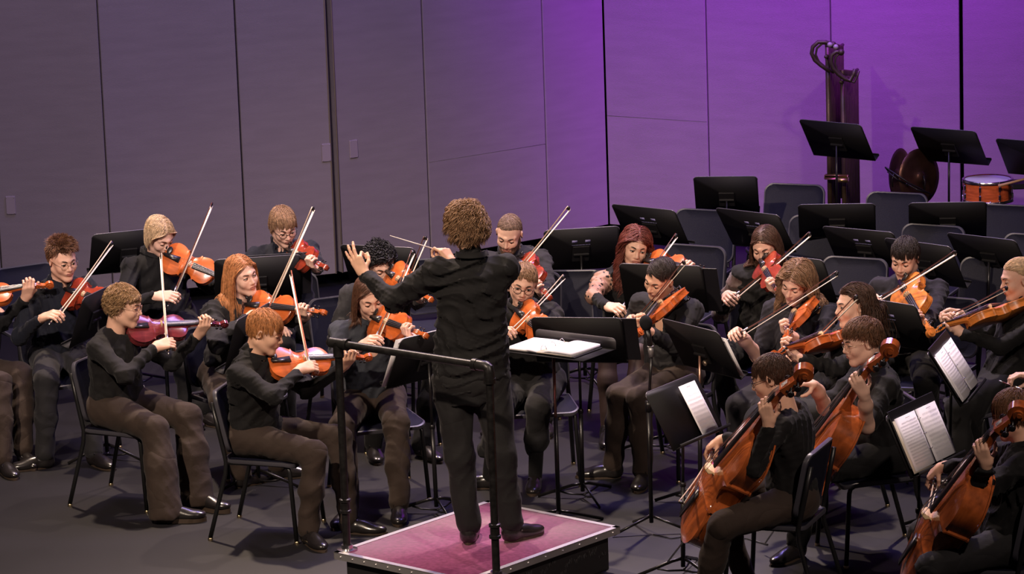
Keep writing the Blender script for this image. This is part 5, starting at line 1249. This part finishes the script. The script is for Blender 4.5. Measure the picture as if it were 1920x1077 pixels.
PL['P7'] = player('ginger boy in front', 'person with ginger bowl haircut, black shirt and brown trousers, nearest behind the railing', 107,
    dict(bot=(505, 682), scr=(692, 668), rho=40, col='orange', label='orange violin of the ginger boy nearest the railing', dy=-.02, at=.78), ((584, 704), (545, 510), 'red'),
    hz=1.15, cyaw=74, yaw=66, pel=(478, 842), head=(497, 620, .06), hyaw=74, hpitch=22, hroll=0, rh_el=(515, 742), lh_el=(600, 745), knees=((645, 825), (590, 842)), ankles=((655, 972), (578, 990)), toes=((705, 995), (625, 1040)),
    hair='ginger', hst=st(SHORT, style='bowl', len=(.10, .055, .045), n=3200, lift=.1, vol=.12, mess=.07, k=10, grav=.45, sweep=-.1), top='shirt', tcol='black', bcol='brown', skin=0, face=dict(lid=-14, gaze=(0, -.6), jaw=1.05), fat=1.02, legt=.98)
PL['P8'] = player('girl with long straight brown hair', 'person with long straight brown hair in slate jacket, seated behind the conductor arm', 108,
    dict(bot=(700, 598), scr=(795, 628), rho=52, col='orange', label='orange violin of the girl with straight brown hair', dy=-.08), ((698, 655), (775, 472), 'dark'),
    yaw=15, pel=(700, 768), head=(692, 557, .08), hyaw=18, hpitch=22, hroll=-8, rh_el=(632, 700), knees=((742, 795), (642, 800)), ankles=((748, 948), (655, 950)), toes=((748, 978), (640, 980)),
    hair='redbrown', hst=st(LONG, len=(.26, .27, .27), part=.015, vol=.1), top='shirt', vneck=True, tcol='bluegrey', bcol='brown', skin=3, face=dict(lid=-14, gaze=(0, -.6)), hem=.05, cut=.06)
PL['P9'] = player('curly black-haired player', 'person with curly black hair in grey padded jacket behind the conductor arm', 109,
    dict(bot=(728, 512), scr=(805, 560), rho=50, col='orange', label='orange violin of the curly black-haired player', dy=-.08), ((722, 622), (799, 445), 'dark'),
    hz=1.12, yaw=20, pel=(720, 690), head=(713, 494, .12), hyaw=22, hpitch=30, hroll=-10, ankles=((790, 830), (700, 830)),
    hair='black', hst=st(SHORT, style='curl', len=(.045, .075, .07), n=1500, curl=(.011, 13), lift=.7, vol=.18, hl=.04, grav=.35, mess=.5, w=.0040, k=16), top='shirt', tcol='grey', bcol='black', skin=1, face=dict(lid=-14, gaze=(0, -.6)), loose=1.15)
PL['P11'] = player('bearded man', 'person with buzz cut and full beard in dark shirt bowing behind the conductor', 111,
    dict(bot=(972, 488), scr=(1028, 556), rho=40, col='red', label='red-orange violin of the bearded man', dy=-.06, gz=-.1), ((938, 545), (1068, 389), 'pale'),
    hz=1.15, yaw=-8, pel=(985, 655), head=(955, 437, .12), hyaw=-16, hpitch=30, hroll=8, lh_el=(1050, 590), ankles=((1015, 790), (962, 812)),
    hair='buzz', hst=dict(style='fringe', len=(.012, .010, .010), n=4200, lift=.7, grav=0, mess=.3, w=.0017, k=4, cap=.012, vol=.01, hl=.02), top='shirt', tcol='charcoal', bcol='black', skin=1, face=dict(beard=True, lid=-6, gaze=(0, -.4)))
PL['P12'] = player('boy in black-framed glasses', 'person with black-framed glasses and short brown hair peering over a violin at the camera side', 112,
    dict(bot=(970, 583), scr=(1052, 652), rho=52, col='orange', label='orange violin of the boy in black-framed glasses', dy=-.08), ((945, 636), (1058, 519), 'pale'),
    yaw=4, pel=(1000, 715), head=(981, 531, .08), hyaw=-2, hpitch=16, hroll=10, knees=((1010, 752), (935, 770)), ankles=((1003, 885), (900, 880)), toes=((1000, 918), (890, 910)), lh_el=(1050, 690),
    hair='lightbrown', hst=st(SHORT, len=(.05, .03, .03), lentop=.05, lift=.3, vol=.1, mess=.2), glasses='black', top='shirt', tcol='black', bcol='charcoal', skin=3, face=dict(lid=10, gaze=(0, 0)), sock=1, shoe='loafer', sc=.97)
PL['P13'] = player('girl with long auburn curls', 'person with long auburn curls in a lace-sleeved top and skirt behind a stand', 113,
    dict(bot=(1210, 492), scr=(1322, 508), rho=45, col='orange', label='orange violin of the girl with auburn curls', dy=-.06), ((1156, 594), (1269, 441), 'dark'),
    hz=1.09, yaw=8, pel=(1182, 655), head=(1191, 462, .06), hyaw=6, hpitch=14, hroll=12, rh_el=(1122, 552), knees=((1196, 682), (1140, 690)), ankles=((1190, 800), (1135, 810)),
    hair='auburn', hst=st(LONG, len=(.34, .42, .40), curl=(.015, 15), vol=.24, k=24, n=2600), top='tee', lace=True, tcol='black', bottom='skirt', bcol='charcoal', skin=1, face=dict(lid=2, gaze=(.1, -.15)))
PL['P14'] = player('dark-haired boy in blazer', 'person with short dark hair in charcoal blazer looking down over his violin', 114,
    dict(bot=(1268, 552), scr=(1196, 622), rho=38, col='orange', label='orange violin of the boy in blazer', dy=-.02, gz=-.1, at=.85), ((1180, 615), (1284, 492), 'dark'),
    hz=1.15, yaw=-38, pel=(1262, 735), head=(1238, 520, .06), hyaw=-45, hpitch=26, hroll=20, lh_el=(1258, 715), knees=((1200, 762), (1162, 742)), ankles=((1205, 880), (1150, 868)), toes=((1195, 918), (1112, 890)),
    hair='dark', hst=st(SHORT, style='side', len=(.055, .02, .02), lentop=.06, lift=.2, vol=.08, mess=.08, sweep=.5), top='blazer', tcol='charcoal', bcol='brown', skin=0, face=dict(lid=0, gaze=(0, -.3)))
PL['P15'] = player('girl with straight brown hair', 'person with straight dark brown hair in black scoop top, bowing a red violin', 115,
    dict(bot=(1430, 490), scr=(1463, 552), rho=48, col='red', label='deep red violin of the girl with straight dark hair', dy=-.07, gz=-.15, at=.7), ((1364, 570), (1520, 438), 'dark'),
    yaw=-14, pel=(1430, 645), head=(1436, 460, .06), hyaw=-24, hpitch=24, hroll=-4, rh_el=(1352, 592), ankles=((1440, 800), (1395, 800)),
    hair='darkbrown', hst=st(LONG, len=(.36, .38, .38), part=0, vol=.08), top='scoop', sheer=True, tcol='black', bcol='black', skin=3, face=dict(lid=-12, gaze=(0, -.6)))
PL['P18'] = player('boy with black fringe', 'person with black fringe in dark sweater playing an amber viola', 118,
    dict(kind='viola', bot=(1692, 531), scr=(1742, 617), rho=48, col='amber', label='amber viola of the boy with black fringe', dy=-.07, gz=-.15, at=.8), ((1630, 573), (1793, 473), 'dark'),
    yaw=-16, pel=(1700, 668), head=(1697, 483, .07), hyaw=-26, hpitch=22, hroll=4, ankles=((1740, 800), (1680, 800)),
    hair='dark', hst=st(SHORT, style='fringe', len=(.075, .045, .035), n=2800, lift=.2, vol=.14, mess=.14, grav=.3, k=9), top='sweater', tcol='slate', bcol='black', skin=3, face=dict(lid=-10, gaze=(0, -.5)))
PL['P16'] = player('girl with wavy light brown hair', 'person with wavy light brown hair in dark jacket, chin on a violin, long bow across', 116,
    dict(bot=(1508, 572), scr=(1473, 632), rho=42, col='orange', label='orange violin of the girl with wavy light brown hair', dy=-.04, gz=-.15, at=.7), ((1372, 638), (1572, 512), 'dark'),
    yaw=-35, pel=(1495, 712), head=(1494, 528, .06), hyaw=-36, hpitch=26, hroll=14, rh_el=(1420, 670), knees=((1430, 730), (1385, 700)), ankles=((1430, 860), (1385, 850)),
    hair='lightbrown', hst=st(LONG, len=(.26, .34, .34), curl=(.013, 12), vol=.26, k=22, part=-.01, lift=.3), top='shirt', tcol='slate', bcol='slate', skin=3, face=dict(lid=-14, gaze=(0, -.6)), bare=(False, True))
PL['P19'] = player('blond violist', 'person with tied-back blond hair in black top playing a viola, facing the conductor side', 119,
    dict(kind='viola', bot=(1920, 570), scr=(1743, 622), rho=34, col='amber', label='honey coloured viola stretched out before the blond violist', dy=.0, at=.62), ((1772, 598), (1888, 541), 'dark'),
    yaw=-68, pel=(1886, 742), head=(1910, 522, .04), hyaw=-78, hpitch=12, hroll=-2, lh_el=(1842, 688), knees=((1796, 772), (1822, 745)), ankles=((1806, 905), (1830, 880)),
    hair='blond', hst=st(SHORT, style='back', hl=-.08, len=(.12, .10, .08), lift=.03, vol=.05, mess=.05, k=10, grav=.05, tail=((0, -.11, .0), .28, .02)), top='tee', tcol='black', bcol='black', skin=1, face=dict(lid=-12, gaze=(0, -.6), jaw=.95), bowkw=dict(at=.55, sign=-1))
PL['P17'] = player('violist with long dark wavy hair', 'person with long dark wavy hair and long black skirt playing a viola in profile', 117,
    dict(kind='viola', bot=(1592, 626), scr=(1449, 664), rho=34, col='orange', label='orange viola held level by the dark wavy-haired player', dy=.0, at=.68), ((1478, 684), (1607, 557), 'dark'),
    hz=1.14, yaw=-62, pel=(1560, 752), head=(1602, 573, .04), hyaw=-74, hpitch=4, hroll=-4, lh_el=(1560, 700), knees=((1398, 780), (1440, 760)), ankles=((1410, 880), (1440, 870)),
    hair='darkbrown', hst=st(LONG, style='back', hl=-.08, len=(.30, .30, .30), curl=(.012, 10), vol=.16, lift=.1, k=20, grav=.55), top='tee', tcol='softblack', bottom='longskirt', bcol='charcoal', skin=1, face=dict(lid=2, gaze=(0, -.1), jaw=.95))
# cellos ----------------------------------------------------------------
PL['P21'] = player('cellist in wire glasses', 'person with tousled brown hair, wire glasses and rolled black sleeves playing a cello', 121,
    dict(kind='cello', bot=(1462, 945), scr=(1662, 652), col='cello', label='orange-brown cello of the player in wire glasses', dy=-.10, nadd=V(0, .42, .2), at=.72), None,
    yaw=-76, splay=26, splw=1.0, pel=(1656, 872), head=(1617, 640, .12), hyaw=-76, hpitch=12, hroll=-2, lh_el=(1612, 826), knees=((1520, 880), (1545, 850)), ankles=((1480, 1010), (1530, 960)), toes=((1432, 1062), (1490, 1000)),
    hair='brown', hst=st(SHORT, style='fringe', len=(.085, .03, .022), lentop=.075, lift=.45, mess=.3, vol=.2, n=3200, k=9, hug=.45, grav=.05), glasses='wire', top='shirt', tcol='black', bcol='black', skin=1, bare=(True, True), face=dict(lid=-6, gaze=(0, -.3)), rh=(ony(1500, 727, 19.2), nrm(V(-.85, .1, -.35)), nrm(V(-.3, 0, -1)), 'bow', .5))
PL['P20'] = player('short dark-haired cellist', 'person with short dark brown hair and black sweater playing a cello, back turned to us', 120,
    dict(kind='cello', bot=(1282, 984), scr=(1500, 698), col='cello', label='glossy orange cello of the short dark-haired player', dy=.07, nadd=V(0, .02, .2), at=.66), ((1343, 842), (1277, 944), 'pale'),
    hz=1.19, yaw=-90, syaw=-106, cyaw=-112, splay=30, splw=1.5, pel=(1484, 985), head=(1447, 708, .10), hyaw=-104, hpitch=20, hroll=-4, lh_el=(1400, 905), rh_el=(1440, 830), knees=((1302, 992), (1325, 960)), ankles=((1318, 1120), (1400, 1080)),
    hair='darkbrown', hst=st(SHORT, style='bowl', len=(.085, .05, .028), n=3200, lift=.1, vol=.12, mess=.1, k=10, grav=.3), neckr=.088, glasses='black', top='scoop', tcol='softblack', bcol='brown', skin=0, face=dict(lid=-10), fold=.8, bowkw=dict(at=.30, sign=-1), shw=.165)
PL['P22'] = player('nearest cellist in black shirt', 'person in wrinkled black shirt with brown hair seen from behind, playing the nearest cello', 122,
    dict(kind='cello', bot=(1694, 1075), scr=(1902, 770), col='cello', label='red-orange cello of the nearest player at the picture corner', dy=.05, nadd=V(0, .08, .25), at=.66), ((1757, 894), (1724, 1018), 'pale'),
    hz=1.19, yaw=-90, syaw=-104, cyaw=-108, splay=30, splw=1.5, pel=(1884, 1062), head=(1899, 776, .08), hyaw=-112, hpitch=18, hroll=0, lh_el=(1808, 948), rh_el=(1856, 868), knees=((1720, 1058), (1750, 1020)), ankles=((1715, 1190), (1750, 1160)),
    hair='brown', hst=st(SHORT, style='bowl', len=(.10, .075, .06), n=3400, lift=.12, vol=.14, mess=.1, k=10, grav=.4), top='shirt', tcol='black', bcol='charcoal', skin=0, fold=1.4, bowkw=dict(at=.30, sign=-1), loose=1.05)

# the conductor -----------------------------------------------------------
def conductor():
    lhp = onz(668, 478, 0); Yc = 19.05
    yaw = 178
    gl = (ony(668, 487, Yc+.25), nrm(V(-.38, .1, .92)), nrm(V(.35, .92, .05)), 'ok', .15)
    gr = (ony(826, 476, Yc+.34), nrm(V(-.45, .35, .8)), nrm(V(-.62, .6, -.4)), 'baton', .25)
    r = person('person conducting on the podium, back turned, tousled light brown hair, black suit', seed=110, yaw=yaw, stand=True, floor=ZP, pel=(884, 712), Y=Yc, head=(873, 425, .05), hyaw=205, hpitch=6, hroll=4,
        syaw=186, sc=1.04, shw=.172, lh=gl, rh=gr, lh_el=(716, 598), lh_hint=(-.4, 0, -.9), rh_hint=(-.35, .7, -1), ankles=((878, 988), (958, 985)), knees=((862, 855), (940, 855)), toes=((888, 985), (1028, 990)),
        hair='lightbrown', hst=st(SHORT, style='curl', len=(.085, .08, .095), n=3000, curl=(.010, 8), lift=.5, vol=.22, grav=.35, mess=.5, w=.0028, k=13), top='blazer', tcol='black', bcol='softblack', hem=.12, cut=.105, skin=0, loose=1.15, fold=1.35, legt=1.05, flare=.012, shoe='boot', fat=1.04, hipw=.10)
    W, E, fwd, pp, side, pose = r['hands'][1]
    g = W+fwd*.10+pp*.03; tip = ony(731, 442, Yc+.30); L_ = np.linalg.norm(tip-g); d = nrm(tip-g); m = MB(); m.tube([g-d*.03, g+d*.1, tip], [.0038, .003, .0016], 7); o = m.build('baton', mat('baton_white', (.75, .68, .62), .5), None, g); tag(o, 'thin white baton held up in the right hand of the conductor', 'baton')
    m = MB(); m.ball(g-d*.03, (.009, .009, .018), np.stack([perp(V(1, 0, 0), d), np.cross(d, perp(V(1, 0, 0), d)), d], 1)); m.build('handle', mat('cork', (.35, .2, .1), .7), o, g)
    # centre vent seam and pocket flap
    top = r['top']
    return r
PL['P10'] = conductor()
P23g = ony(1906, 713, 19.35)
PL['P23'] = player('player outside the right edge', 'person outside the picture edge whose hand reaches in above the nearest cellist', 123, None, None,
    yaw=-84, pel=(2030, 830), head=(2022, 640, .05), hyaw=-84, hair='brown', hst=SHORT, top='shirt', tcol='black', bcol='black', skin=1, hz=1.16,
    rh=(P23g, nrm(V(-.9, -.1, -.3)), nrm(V(-.3, -.2, -1)), 'bow', .4))
Fq = ony(1882, 722, 19.33); Tq = Fq+nrm(V(.75, -.55, -.2))*.735; t = nrm(Tq-Fq); z = perp(V(0, 0, 1), t); bo = get_bow('dark'); setmat(bo, np.stack([np.cross(t, z), t, z], 1), Fq); tag(bo, 'bow end gripped by the hand reaching in above the nearest cellist', 'bow', 'bows of the string players')
for l in LOG: print(*l)
